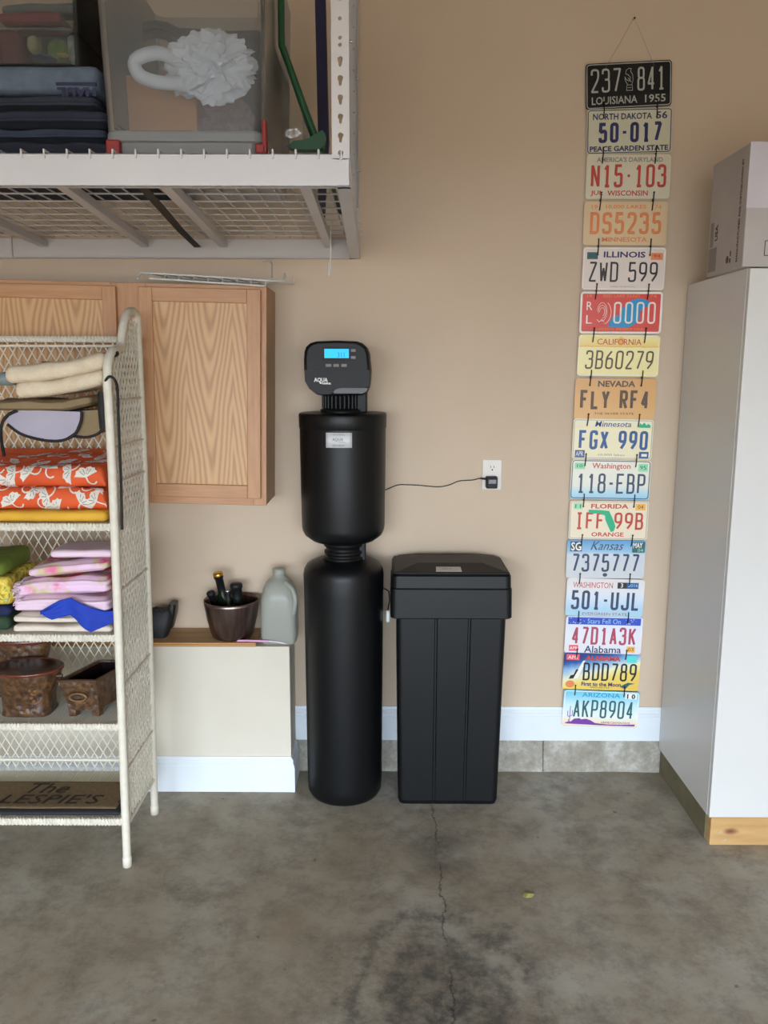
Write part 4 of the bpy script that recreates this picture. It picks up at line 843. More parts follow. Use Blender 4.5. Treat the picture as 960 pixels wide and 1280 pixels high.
def braid(p0, p1, r, n=60, amp=.004):
    m = MB(); p0, p1 = Vector(p0), Vector(p1); L_ = (p1-p0).length; tn = int(L_/.022)
    m.tube([p0, p1], r*.8, 6)
    for ph in (0, pi):
        m.tube([p0.lerp(p1, i/(tn*6))+Vector((0, r*.55*cos(i/6*2*pi+ph), r*.55*sin(i/6*2*pi+ph))) for i in range(tn*6+1)], r*.6, 5)
    return m
wk(braid((WXL, WYB, 1.712), (WXR, WYB, 1.712), .011), 'top_rail')
wk(MB().tube([(WXL, WYB, 1.69), (WXR, WYB, 1.69)], .005, 6), 'top_rail')
k = NT('woven_wicker_top'); k.set(.6, 0, .3)
wv = k.n('ShaderNodeTexWave', {'Vector': k.mapping((1, 1, 1)), 'Scale': 32, 'Distortion': 1.5, 'Detail': 1}, bands_direction='X').outputs[1]
wv2 = k.n('ShaderNodeTexWave', {'Vector': k.mapping((1, 1, 1)), 'Scale': 55, 'Distortion': 1.5, 'Detail': 1}, bands_direction='Y').outputs[1]
v = k.math('MULTIPLY', wv, wv2); k.base(k.ramp(v, [(0, (206, 202, 186)), (.5, (224, 221, 206))])); k.bump(v, .7, .003)
SZ = {1: 1.146, 2: .792, 3: .496, 4: .168}
for i, z_ in SZ.items():
    o = wk(MB().box(WXL, WXR, WYF+.004, WYB, z_-.014, z_), 'shelf_board', None, k.m)
    wk(braid((WXL, WYF, z_-.009), (WXR, WYF, z_-.009), .0125), 'shelf_edge')
    wk(MB().tube([(WXL, WYB, z_-.01), (WXR, WYB, z_-.01)], .007, 6), 'rear_rod')
wk(MB().tube([(WXL, WYB-.004, SZ[4]+.045), (WXR, WYB-.004, SZ[4]+.045)], .006, 6), 'rear_rod')
WXI = WXR+.018-.016   # clear inner limit near mid height
# ------------------------------------------------------------------ cloth on the top shelf
z = SZ[1]+.001
m = MB(); m.soft(-1.44, -.862, -.655, -.38, z, z+.034, .015, .004, 9, 4, 40, 20, 5)
tag(m.build('yellow_cloth', pm('marigold_yellow_cloth', (228, 176, 52), (206, 154, 40), 12, .7, bump=.4, bsc=60, bd=.003), merge=True), 'folded marigold yellow cloth under the orange flowered cloths', 'cloth'); z += .0345
MOR = pm('orange_print_cotton', (222, 92, 42), (206, 78, 34), 7, .75, bump=.3, bsc=30, bd=.003); MFL = pm('white_flower_print', (226, 218, 206), (210, 202, 190), 20, .75); MVN = pm('dark_flower_veins', (70, 70, 66))
def bundle(x0, x1, yf, yb, z0, z1, seed, lbl, flowers, lift=0):
    H_ = z1-z0; D_ = yb-yf; r = H_*.42
    # profile parameter: 0 bottom front -> over the nose -> top back
    def prof(v):
        segs = [('arc', r), ('top', D_-r)]
        La = pi*r; Lt = D_-r; s = v*(La+Lt)
        if s < La:
            t = s/r-pi/2; return (yf+r-r*cos(t), z0+H_/2+H_/2*sin(t))
        return (yf+r+(s-La), z1+lift*((s-La)/Lt))
    def S(u, v, off=0):
        y, z_ = prof(v); x = x0+(x1-x0)*u
        e = min(u, 1-u)*(x1-x0); rr = H_*.45
        sc_ = 1 if e > rr else sqrt(max(0, 1-((rr-e)/rr)**2))
        zc = (z0+z1)/2; z_ = z0+.001+(z_-z0)*(.25+.75*sc_) if z_ > zc-1 else z_
        n_ = noise.noise(Vector((x*6, v*3, seed)))*.007+noise.noise(Vector((x*20, v*8, seed+3)))*.003
        yq, zq = prof(min(1, v+.01)); t_ = Vector((0, yq-prof(v)[0], zq-prof(v)[1])); t_.normalize(); nrm = Vector((0, -t_.z, t_.y))
        return Vector((x, y, z_))+nrm*(n_*(1 if v > .06 else v/.06)+off)
    m = MB(); m.grid(lambda u, v: S(u, v), 70, 40); m.add([S(0, i/10) for i in range(11)]+[Vector((x0, yb, z0))], [tuple(range(12))]); m.add([S(1, i/10) for i in range(11)]+[Vector((x1, yb, z0))], [tuple(range(11, -1, -1))])
    m.add([Vector((x0, yb, z0)), Vector((x1, yb, z0)), S(1, 1), S(0, 1)], [(0, 1, 2, 3)]); m.add([S(0, 0), S(1, 0), Vector((x1, yb, z0)), Vector((x0, yb, z0))], [(0, 1, 2, 3)])
    o = m.build('flowered_cloth', MOR, merge=True); tag(o, lbl, 'cloth', 'orange flowered cloths on the wicker shelf')
    Lu = x1-x0; Lv = pi*r+D_-r
    for (fx, fs, ang, fl) in flowers:
        # fan-shaped leaf with notched edge and curling stem, in metres on the cloth
        fm = MB(); pts = [(0, 0)]
        for i in range(25):
            t = radians(15+150*i/24); rr_ = .038*(1-.10*abs(sin(i*pi/4)))*(1-.30*math.exp(-((i-12)/1.1)**2)); pts.append((rr_*cos(t), rr_*sin(t)*.85))
        def mp(p): 
            x_ = (p[0]*cos(ang)-p[1]*sin(ang))*fl; y_ = p[0]*sin(ang)+p[1]*cos(ang); return S(fx+x_/Lu, min(.995, max(.004, fs+y_/Lv)), .0022)
        V = [mp(p) for p in pts]; F = [(0, i, i+1) for i in range(1, 25)]
        mid = [mp((p[0]*.5, p[1]*.5)) for p in pts[1:]]; V2 = V+mid; F = [(0, 26+i-1, 26+i) for i in range(0)] 
        F = [(0, 26+i, 27+i) for i in range(24)]+[(26+i, 1+i, 2+i, 27+i) for i in range(24)]
        F = [tuple(i if i < 26 else i for i in q_) for q_ in F]
        fm.add(V2, [(0, 26+i, 27+i) for i in range(24)]+[(26+i, 1+i, 2+i, 27+i) for i in range(24)])
        st_ = [(0, 0), (.003, -.012), (.010, -.020), (.020, -.022), (.030, -.016)]
        for (p_, q_) in zip(st_, st_[1:]):
            dx, dy = q_[0]-p_[0], q_[1]-p_[1]; l_ = sqrt(dx*dx+dy*dy); nx_, ny_ = -dy/l_*.0022, dx/l_*.0022
            fm.add([mp((p_[0]+nx_, p_[1]+ny_)), mp((p_[0]-nx_, p_[1]-ny_)), mp((q_[0]-nx_, q_[1]-ny_)), mp((q_[0]+nx_, q_[1]+ny_))], [(0, 1, 2, 3)])
        fo = fm.build('printed_flower', MFL, o)
        vm = MB()
        for d_ in (50, 75, 105, 130):
            t = radians(d_); a0_, a1_ = (.008*cos(t), .008*sin(t)), (.028*cos(t), .024*sin(t)); nx_, ny_ = -sin(t)*.0007, cos(t)*.0007
            def mq(p): v_ = mp(p); return v_+Vector((0, -.0008, .0004))
            vm.add([mq((a0_[0]+nx_, a0_[1]+ny_)), mq((a0_[0]-nx_, a0_[1]-ny_)), mq((a1_[0]-nx_, a1_[1]-ny_)), mq((a1_[0]+nx_, a1_[1]+ny_))], [(0, 1, 2, 3)])
        vm.build('vein', MVN, fo)
    return o
zo1 = z+.068; zo2 = zo1+.0635
bundle(-1.45, -.868, -.635, -.375, z, zo1, 2, 'orange flowered cloth resting directly on the yellow cloth', [(.50, .10, .5, 1), (.60, .24, 2.4, -1), (.70, .16, 1.9, 1), (.80, .24, .3, 1), (.86, .10, -.9, 1), (.92, .25, .6, -1), (.42, .22, 1.2, 1), (.74, .04, .9, 1), (.55, .28, -.4, 1), (.66, .05, 2.0, -1), (.95, .12, 1.1, 1)])
bundle(-1.45, -.872, -.62, -.38, zo1+.001, zo2, 5, 'upper orange flowered cloth, under the fleece-lined pad', [(.40, .22, .4, 1), (.52, .18, 1.6, 1), (.60, .42, 2.2, -1), (.68, .22, -.2, 1), (.76, .46, .8, 1), (.82, .20, 1.7, 1), (.90, .38, .1, -1), (.93, .60, 1.4, 1), (.66, .66, .6, 1), (.82, .72, 2.5, 1), (.50, .60, .3, 1), (.44, .42, 1.0, -1), (.60, .18, 1.0, 1), (.90, .14, .2, 1), (.72, .34, 2.8, -1), (.58, .74, 1.2, 1), (.74, .86, .4, 1), (.90, .84, 2.0, -1), (.98, .46, .6, 1), (.48, .12, 2.4, 1)], .036)
# fleece-lined pad, khaki cover and grey pad with black binding
z = zo2
GPAD = thing('bound_pad', 'lavender-grey curved pad with black binding under the fleece, end of a folded carrier', 'pad', (-1.05, -.6, z))
fr = lambda x, y, d: at(x/6.4, 440+y/6.4, d)
gout = [(140, 462), (640, 478), (640, 540), (600, 640), (510, 698), (400, 700), (280, 680), (180, 650), (100, 600), (40, 545)]
def flatpoly(pts, d, th, mat, name, par): 
    P = [fr(x, y, d) for x, y in pts]; return MB().prism([(p.x, max(p.z, z+.003)) for p in P][::-1], d, d+th).build(name, mat, par, bevel=.003)
MLV = pm('lavender_grey_fabric', (176, 168, 182), (164, 156, 170), 10, .85); MKH = pm('khaki_canvas', (140, 120, 88), (122, 104, 74), 10, .85, bump=.4, bsc=60, bd=.003); MBB = pm('black_webbing', (17, 17, 18), (22, 22, 23), 40, .7)
flatpoly(gout, -.615, .16, MLV, 'pad_face', GPAD)
flatpoly([(660, 470), (830, 460), (830, 560), (790, 640), (720, 668), (620, 664), (640, 600)], -.605, .14, MKH, 'khaki_end', GPAD)
def strap(pts, r, name, par, mat=MBB, zmin=0):
    P = smooth([Vector((p.x, p.y, max(p.z, zmin))) for p in pts], 5); m = MB(); m.tube(P, r, 8); return m.build(name, mat, par)
strap([fr(140, 468, -.617), fr(70, 500, -.62), fr(20, 560, -.622), fr(8, 640, -.624), fr(16, 740, -.64), fr(34, 830, -.655)], .005, 'binding', GPAD)
strap([fr(60, 580, -.617), fr(160, 652, -.617), fr(280, 692, -.617), fr(400, 712, -.617), (fr(510, 705, -.617)), fr(600, 655, -.617), fr(645, 560, -.617), fr(655, 480, -.615)], .0045, 'binding', GPAD)
strap([fr(590, 676, -.610), fr(700, 682, -.61), fr(790, 650, -.61), fr(830, 590, -.61), fr(850, 480, -.615)], .0042, 'binding', GPAD)
KH = MB()
ka = fr(-40, 460, -.6); kb = fr(770, 400, -.6)
def khf(v): v.z += .012*sin((v.x+1.2)*9); return v
KH.soft(ka.x, kb.x, -.64, -.42, ka.z-.002, ka.z+.030, .014, .006, 14, 9, 40, 16, 8, fold=3, fa=.006, sag=lambda v: Vector((v.x, v.y, v.z+max(0, (v.x+.98))*.22)))
tag(KH.build('canvas_cover', MKH, merge=True), 'creased khaki canvas layer between the fleece and the grey pad', 'cover')
MFLC = pm('cream_fleece', (232, 216, 190), (216, 198, 170), 30, 1.0, spec=.1, bump=.8, bsc=260, bd=.004)
fa_, fb_ = fr(36, 300, -.655), fr(838, 120, -.655)
def fsag(v): t = (v.x-fa_.x)/(fb_.x-fa_.x); return Vector((v.x, v.y, v.z+.040*t*t+.006*t-.012*(1-t)*0))
zf = ka.z+.038
FL = thing('fleece_pad', 'thick cream fleece pad folded double, on top of the khaki canvas', 'pad', ((fa_.x+fb_.x)/2, -.53, zf))
m = MB(); m.soft(fa_.x+.022, fb_.x-.004, -.655, -.44, zf-.004, zf+.044, .024, .006, 12, 21, 44, 16, 8, sag=fsag); m.build('fleece_fold', MFLC, FL, merge=True)
m = MB(); m.soft(fa_.x, fb_.x, -.66, -.44, zf+.042, zf+.094, .026, .007, 12, 25, 44, 16, 8, sag=fsag); m.build('fleece_fold', MFLC, FL, merge=True)
CS = thing('carrier_strap', 'black webbing strap looped over the front post and trailing down the wicker side', 'strap', (-.84, -.68, 1.1))
sx = WXR+.020
strap([fr(345, 122, -.46), fr(400, 132, -.46), fr(500, 122, -.46), fr(620, 88, -.46), fr(760, 52, -.47)], .010, 'strap_webbing', CS)
m = MB(); p = fr(375, 106, -.47); m.box(p.x-.012, p.x+.014, p.y-.012, p.y+.006, p.z-.008, p.z+.012); m.build('buckle', MRUB, CS, bevel=.003)
strap([fr(840, 40, -.60), fr(870, 25, -.62), fr(910, 15, -.62), fr(925, 12, -.60)], .011, 'strap_webbing', CS)
strap([at(131, 484, -.66), at(132, 476, -.685), at(136, 471, -.692), at(141, 472, -.692), at(145, 478, -.685), at(147, 490, -.675), at(148, 520, -.675), at(149.5, 560, -.675), at(151.5, 610, -.675), at(152.5, 662, -.675)], .0042, 'strap_webbing', CS)
strap([at(128, 490, -.665), at(128, 510, -.67), at(130, 535, -.66)], .014, 'strap_webbing', CS)
m = MB(); p = at(6, 469, -.62); m.lathe([(0, -.02), (.026, -.018), (.032, 0), (.028, .018), (.0, .022)], (p.x-.004, -.60, zf+.055), 24)
tag(m.build('grey_pouch', pm('blue_grey_vinyl', (128, 140, 140), (112, 124, 124), 10, .5)), 'small rounded blue-grey pouch at the far left beside the fleece', 'pouch')
# ------------------------------------------------------------------ second shelf: towels and cloths
z = SZ[2]+.001
k = NT('pink_floral_cotton'); k.set(.9, 0, .15)
n1 = k.noise(9, 3, .5, dist=.4); vo = k.n('ShaderNodeTexVoronoi', {'Vector': k.tc.outputs['Object'], 'Scale': 13}).outputs[0]
f1 = k.ramp(n1, [(.40, (0, 0, 0)), (.50, (255, 255, 255))])
rose = k.ramp(k.math('ADD', vo, k.math('MULTIPLY', k.noise(30, 3), .3)), [(.2, (196, 62, 96)), (.38, (216, 92, 130)), (.52, (230, 140, 170)), (.62, (200, 190, 130)), (.8, (226, 190, 206))])
k.base(k.mix(f1, lin((228, 196, 220)), rose)); k.bump(k.noise(220, 3), .4, .002); MPK = k.m
MCR = pm('cream_towelling', (226, 212, 196), (212, 198, 182), 30, 1.0, spec=.1, bump=.6, bsc=240, bd=.002)
MPB = pm('pale_pink_towelling', (232, 208, 220), (222, 192, 208), 12, 1.0, spec=.1, bump=.6, bsc=240, bd=.002)
MRB = pm('royal_blue_cloth', (24, 62, 178), (18, 48, 150), 10, .8)
def layer(name, x0, x1, y0, y1, z0, z1, mat, lbl, seed, amp=.005, fold=0, fa=.004, sag=None, group='folded towels on the second wicker shelf'):
    m = MB(); m.soft(x0, x1, y0, y1, z0, z1, min(.016, (z1-z0)*.48), amp, 12, seed, 36, 18, 8, fold=fold, fa=fa, sag=sag)
    return tag(m.build(name, mat, merge=True), lbl, 'towel', group)
sl_ = lambda x0, k_: (lambda v: Vector((v.x, v.y, v.z+k_*max(0, v.x-x0)+ (0 if v.y > -.62 else 0))))
X_ = lambda px_, yy=-.62: at(px_, 740, yy).x
layer('folded_towel', X_(19), -.868, -.655, -.40, z, z+.022, MCR, 'folded cream towel lying directly on the second shelf board', 31)
layer('folded_towel', X_(16), -.872, -.64, -.41, z+.023, z+.052, MCR, 'rolled-edge cream towel under the royal blue cloth', 32, .006, 1)
zz1 = z+.053
bc = MB(); bx0, bx1 = X_(48, -.64), -.865
def bcf(u, v):
    x = bx0+(bx1-bx0)*u; y = -.640+.24*v; zt2 = zz1+.004+.006*sin(u*7)+.004*noise.noise(Vector((u*4, v*3, 1)))
    return Vector((x, y, zt2))
bc.grid(bcf, 20, 10)
# front overhang ending in a point
fp = [(50, 765), (72, 752), (88, 748), (108, 758), (128, 765), (148, 764), (148, 776), (128, 778), (114, 790), (102, 782), (86, 770), (66, 774)]
P = [at(x, y, -.665) for x, y in fp]
up = P[:6]; dn = [P[0], P[11], P[10], P[9], P[8], P[6]]
NU, NV = 30, 12
def edge(E_, t): q_ = t*5; i_ = min(4, int(q_)); return E_[i_].lerp(E_[i_+1], q_-i_)
def drape(u, v):
    a_, b_ = edge(dn, u), edge(up, u); p = a_.lerp(b_, v)
    return Vector((p.x, -.664-.010*sin(u*11+v*2)*(1-v*.6)-.006*noise.noise(Vector((u*6, v*4, 3)))+.004*v, max(p.z, SZ[2]+.006)))
bc.grid(drape, NU, NV)
bc.grid(lambda u, v: drape(u, 1).lerp(Vector((edge(up, u).x, -.60, zz1+.006)), v), NU, 3)
o = bc.build('blue_cloth', MRB); o.modifiers.new('s', 'SOLIDIFY').thickness = .002
tag(o, 'royal blue cloth poking out between towels with its corner hanging down', 'cloth')
layer('folded_towel', X_(20), -.872, -.645, -.41, zz1+.008, zz1+.056, MPB, 'pale pink fluffy towel above the royal blue cloth', 33, .009, 2, .007)
layer('folded_towel', X_(26), -.870, -.65, -.42, zz1+.060, zz1+.112, MPK, 'pink rose-patterned towel with a frayed fringe, lower of two', 34, .010, 2, .008, sag=lambda v: Vector((v.x, v.y, v.z+.04*max(0, v.x-X_(26))-.10*max(0, X_(44)-v.x))))
layer('folded_towel', X_(38), -.870, -.64, -.43, zz1+.121, zz1+.158, MPK, 'pink rose-patterned towel, upper and narrower of two', 35, .009, 1, .006, sag=lambda v: Vector((v.x, v.y, v.z+.10*max(0, v.x-X_(38))-.004)))
layer('folded_towel', X_(62), -.872, -.60, -.44, zz1+.176, zz1+.200, MPB, 'small pale pink cloth folded on top of the towel stack', 36, .004)
fg = MB(); rnd = random.Random(5)
for i in range(150):
    zf_ = rnd.uniform(zz1+.040, zz1+.105); yf_ = rnd.uniform(-.655, -.5); x = X_(27)+rnd.uniform(0, .006)
    fg.tube([(x+.006, yf_, zf_), (x-rnd.uniform(.006, .012), yf_+rnd.uniform(-.004, .004), zf_-rnd.uniform(0, .006)), (x-rnd.uniform(.012, .024), yf_+rnd.uniform(-.006, .006), zf_-rnd.uniform(.004, .018))], .0011, 4)
o = fg.build('fringe', MPB); tow = [q_ for q_ in C.scene.objects if q_.get('label', '').startswith('pink rose-patterned towel with')][0]; o.parent = tow; o['kind'] = 'stuff'
# left stack
lx = X_(19, -.6)
def lstack(nm, x1, z0, z1, mat, lbl, seed): return tag(MB().soft(-1.46, x1, -.645, -.42, z0, z1, .02, .008, 12, seed, 24, 14, 8).build(nm, mat, merge=True), lbl, 'cloth')
lstack('green_cloth', X_(17)-.012, z, z+.045, pm('dark_green_cloth', (44, 68, 44), (34, 54, 36), 12, .9), 'dark green folded cloth at the far left of the second shelf', 41)
lstack('navy_cloth', X_(17)-.008, z+.046, z+.082, pm('dark_navy_cloth', (26, 34, 78), (20, 26, 62), 12, .9), 'dark navy folded cloth above the dark green one', 42)
k = NT('yellow_leaf_print'); k.set(.8); k.base(k.ramp(k.noise(34, 3, .5, dist=.5), [(.32, (62, 96, 40)), (.45, (196, 166, 42)), (.55, (232, 206, 92)), (.62, (120, 140, 50)), (.75, (206, 214, 200))]))
lstack('leaf_print_cloth', X_(19)-.004, z+.084, z+.176, k.m, 'bulky yellow and green leaf-print cloth at the far left', 43)
lstack('leaf_print_cloth', X_(13)-.008, z+.178, z+.232, pm('olive_leaf_print', (120, 136, 46), (86, 104, 36), 24, .85), 'olive green leaf-print cloth on top of the far left pile', 44)
# ------------------------------------------------------------------ third shelf: planters
z = SZ[3]+.001
k = NT('carved_brown_glaze'); k.set(.3, 0, .6)
vo = k.n('ShaderNodeTexVoronoi', {'Vector': k.tc.outputs['Object'], 'Scale': 45}, feature='SMOOTH_F1').outputs[0]; nn = k.noise(50, 5, .7)
k.base(k.ramp(nn, [(.3, (38, 24, 16)), (.5, (78, 52, 32)), (.68, (112, 80, 46)), (.8, (60, 62, 50))])); k.bump(k.math('ADD', vo, k.math('MULTIPLY', nn, .5)), 1, .006); MGLZ = k.m
MIN_ = pm('dark_glazed_interior', (34, 22, 24), (26, 18, 22), 8, .15); MRIM = pm('red_brown_glaze', (110, 54, 38), (78, 38, 28), 10, .2)
def sqr_r(cx_, cy_, rx, ry, z_, pw_=2.0, n=40, ang=0):
    p = []
    for i in range(n):
        t = 2*pi*i/n; c_, s_ = cos(t), sin(t); x = rx*abs(c_)**(2/pw_)*(1 if c_ >= 0 else -1); y = ry*abs(s_)**(2/pw_)*(1 if s_ >= 0 else -1)
        p.append((cx_+x*cos(ang)-y*sin(ang), cy_+x*sin(ang)+y*cos(ang), z_))
    return p
def pot(cx_, cy_, z0, rx, ry, h, lbl, hand=True):
    t = thing('glazed_planter', lbl, 'planter', (cx_, cy_, z0), group='dark glazed planters on the third wicker shelf')
    m = MB(); R_ = [(.66, .64, 0, 5), (.68, .68, .03, 5), (.66, .66, .10, 4), (.70, .70, .4, 3), (.86, .86, .72, 2.3), (.95, .95, .9, 2), (.97, .97, .95, 2)]
    m.loft([sqr_r(cx_, cy_, rx*a_, ry*b_, z0+h*c_, d_) for a_, b_, c_, d_ in R_], caps=False, smooth=True); m.add(sqr_r(cx_, cy_, rx*.66, ry*.64, z0, 5), [tuple(range(40))[::-1]]); m.build('pot_body', MGLZ, t)
    m = MB(); m.loft([sqr_r(cx_, cy_, rx*s_, ry*s_, z0+h*c_) for s_, c_ in ((.965, .93), (1, .95), (1, .985), (.97, 1), (.93, .995), (.91, .97))], caps=False, smooth=True); m.build('rim', MRIM, t)
    m = MB(); m.loft([sqr_r(cx_, cy_, rx*s_, ry*s_, z0+h*c_) for s_, c_ in ((.92, .985), (.84, .7), (.6, .3), (.05, .28))], caps=True, smooth=True); m.build('interior', MIN_, t)
    if hand:
        for sg in (1, -1):
            hx = cx_+sg*rx*.93; m = MB(); m.tube([(hx+sg*(.010+.004*sin(t_)), cy_-.02, z0+h*.68+.020*cos(t_)) for t_ in [radians(d) for d in range(0, 360, 30)]], .0035, 6, closed=True); m.tube([(hx-sg*.012, cy_-.02, z0+h*.83), (hx+sg*.012, cy_-.02, z0+h*.83)], .006, 6); m.build('ring_handle', MGLZ, t)
    m = MB()
    for j, (dx, dz) in enumerate(((.35, .55), (.45, .60), (.33, .45), (.30, .62), (.40, .38))):
        m.add(*blobv((cx_+rx*dx*.9, cy_-ry*.78*sqrt(max(.1, 1-dx*dx*.8)), z0+h*dz), .006))
    m.build('carved_flower', pm('ochre_glaze', (150, 104, 60), (120, 80, 44), 30, .3), t)
def blobv(c_, r):
    bm = bmesh.new(); bmesh.ops.create_icosphere(bm, subdivisions=1, radius=r); V = [tuple(Vector(c_)+v.co) for v in bm.verts]; F = [tuple(v.index for v in f_.verts) for f_ in bm.faces]; bm.free(); return V, F
pc = at(36, 842, -.565)
pot(pc.x, -.572, z, .118, .085, .155, 'oval dark brown carved planter with ring handles, at the shelf front')
pot(at(18, 830, -.44).x, -.428, z, .135, .053, .205, 'taller red-brown planter standing behind the oval carved one', False)
# rectangular footed planter, turned
RP = thing('glazed_planter', 'rectangular footed brown planter with a ring on its short end', 'planter', (-.93, -.52, z), group='dark glazed planters on the third wicker shelf')
f0 = at(89.6, 901, -.60); f1 = at(128, 903, -.60)
ang = radians(-19); ox, oy = f0.x+.0, -.618
def rp(u, v, z_): return (ox+u*cos(ang*.0)+v*sin(-ang), oy+u*sin(ang*.0)+v*cos(ang), z_)
W_, D_, H_ = .098, .185, .128
def rring(e, z_, ins=0): return [rp(-e+ins, -e*.6+ins, z_), rp(W_+e*.25-ins, -e*.6+ins, z_), rp(W_+e*.25-ins, D_+e*.3-ins, z_), rp(-e+ins, D_+e*.3-ins, z_)]
m = MB(); m.loft([rring(.0, z+.022), rring(.004, z+.05), rring(.014, z+.095), rring(.020, z+H_), rring(.020, z+H_, .008), rring(.0, z+.04, .008)]); m.build('pot_body', MGLZ, RP, bevel=.002)
m = MB(); m.loft([rring(.022, z+H_-.008), rring(.023, z+H_), rring(.020, z+H_+.001, .007)], caps=False); m.build('rim', pm('worn_brown_rim', (96, 68, 44), (60, 40, 26), 30, .3), RP)
m = MB(); m.loft([rring(.018, z+H_-.006, .009), rring(.0, z+.042, .0085)], caps=False); m.add(rring(0, z+.043, .0085), [(0, 1, 2, 3)]); m.build('interior', MIN_, RP)
for u, v in ((0, 0), (W_-.022, 0), (0, D_-.022), (W_-.022, D_-.022)):
    m = MB(); m.loft([[rp(u, v, zz), rp(u+.022, v, zz), rp(u+.022, v+.022, zz), rp(u, v+.022, zz)] for zz in (z, z+.024)]); m.build('foot', MGLZ, RP, bevel=.002)
m = MB(); c_ = rp(W_*.45, -.016, z+.072); m.tube([(c_[0]+.027*cos(t_), c_[1]-.002, c_[2]+.013*sin(t_)) for t_ in [radians(d) for d in range(0, 360, 24)]], .003, 6, closed=True); m.build('ring_handle', pm('bronze_glaze', (140, 104, 60), (104, 74, 42), 30, .3), RP)
# ------------------------------------------------------------------ bottom shelf: door mat
z = SZ[4]+.001
DM = thing('door_mat', 'brown coir door mat with dark lettering and black border, on the bottom shelf', 'door mat', (-1.15, -.53, z))
def mt_(v): t = (v.y+.665)/.25; return Vector((v.x, v.y, v.z+.006*max(0, t)))
m = MB(); m.soft(-1.40, -.872, -.662, -.462, z, z+.014, .006, .001, 9, 3, 40, 20, 3, sag=mt_)
m.build('mat_border', pm('black_mat_rubber', (30, 31, 34), (38, 39, 42), 60, .8), DM, merge=True)
m = MB(); m.soft(-1.385, -.888, -.640, -.470, z+.009, z+.0175, .004, .0008, 9, 3, 40, 20, 3, sag=mt_)
m.build('coir_pile', pm('brown_coir', (132, 112, 86), (112, 94, 70), 90, 1.0, spec=.1, bump=.9, bsc=500, bd=.003), DM, merge=True)
MTX = pm('dark_brown_mat_print', (42, 28, 22), (50, 36, 28), 40, 1.0)
def mxf(v): return Vector((v.x, v.z, z+.0182+.006*max(0, (v.z+.665)/.25)+(-v.y)))
def mtext(s, px0, px1, yb_, yt_, **k_):
    a = atz(px0, yb_, z+.03); b = atz(px1, yt_, z+.03); ya_ = atz(75, yb_, z+.018).y; yb2 = atz(75, yt_, z+.035).y
    return a, b
text('The', atz(22, 996, z+.04).x, atz(74, 996, z+.04).x, -.552, -.488, 0, DM, MTX, 'lettering', .0012, shear=.35, world=True, xf=mxf)
text("LESPIE'S", atz(-7, 1008, z+.02).x, atz(122, 1008, z+.02).x, -.618, -.562, 0, DM, MTX, 'lettering', .0012, shear=.25, world=True, xf=mxf)
text('1', atz(143, 1006, z+.03).x, atz(148, 1006, z+.03).x, -.610, -.562, 0, DM, MTX, 'lettering', .0012, shear=.3, world=True, xf=mxf)
# ------------------------------------------------------------------ on the ledge
k = NT('plywood_face'); k.set(.65); k.base(k.ramp(k.noise(30, 5, .6, vec=k.mapping((.1, 1, 1))), [(.3, (198, 164, 118)), (.7, (174, 138, 94))]))
k2 = NT('plywood_edge'); k2.set(.65); X, Y, Z = k2.xyz()[:3]; vv = k2.math('PINGPONG', k2.math('ADD', Z, k2.math('MULTIPLY', k2.noise(20, 3, vec=k2.mapping((.3, 1, 1))), .004)), .0035)
k2.base(k2.ramp(k2.math('DIVIDE', vv, .0035), [(.0, (206, 158, 100)), (.5, (186, 132, 76)), (.9, (112, 76, 44))]))
WB = thing('plywood_board', 'plywood board lying on the white drywall ledge under the bowl', 'board', (-.9, -.1, LZ))
bxr = at(320, 810, LY).x
MB().box(-1.6, bxr, LY-.004, -.003, LZ+.0005, LZ+.0165).build('board_face', k.m, WB)
MB().box(-1.6, bxr+.0002, LY-.0048, LY-.0041, LZ+.0005, LZ+.0168).build('board_edge', k2.m, WB)
ZB = LZ+.017
bcx, bcy = at(290, 770, -.108).x, -.108
BW = thing('metal_bowl', 'brushed dark bronze metal bowl holding bottles, on the plywood board', 'bowl', (bcx, bcy, ZB))
k = NT('brushed_bronze_metal'); k.set(.3, 1.0); k.base(k.ramp(k.noise(60, 4, .6, vec=k.mapping((1, 1, .05))), [(.3, (150, 130, 126)), (.7, (116, 98, 95))])); k.b.inputs['Anisotropic'].default_value = .5
m = MB(); m.lathe([(0, 0), (.066, 0), (.074, .004), (.082, .02), (.096, .08), (.1045, .135), (.1055, .148), (.1035, .149), (.101, .135), (.092, .08), (.078, .02), (.06, .006), (0, .006)], (bcx, bcy, ZB), 56); m.build('bowl_body', k.m, BW)
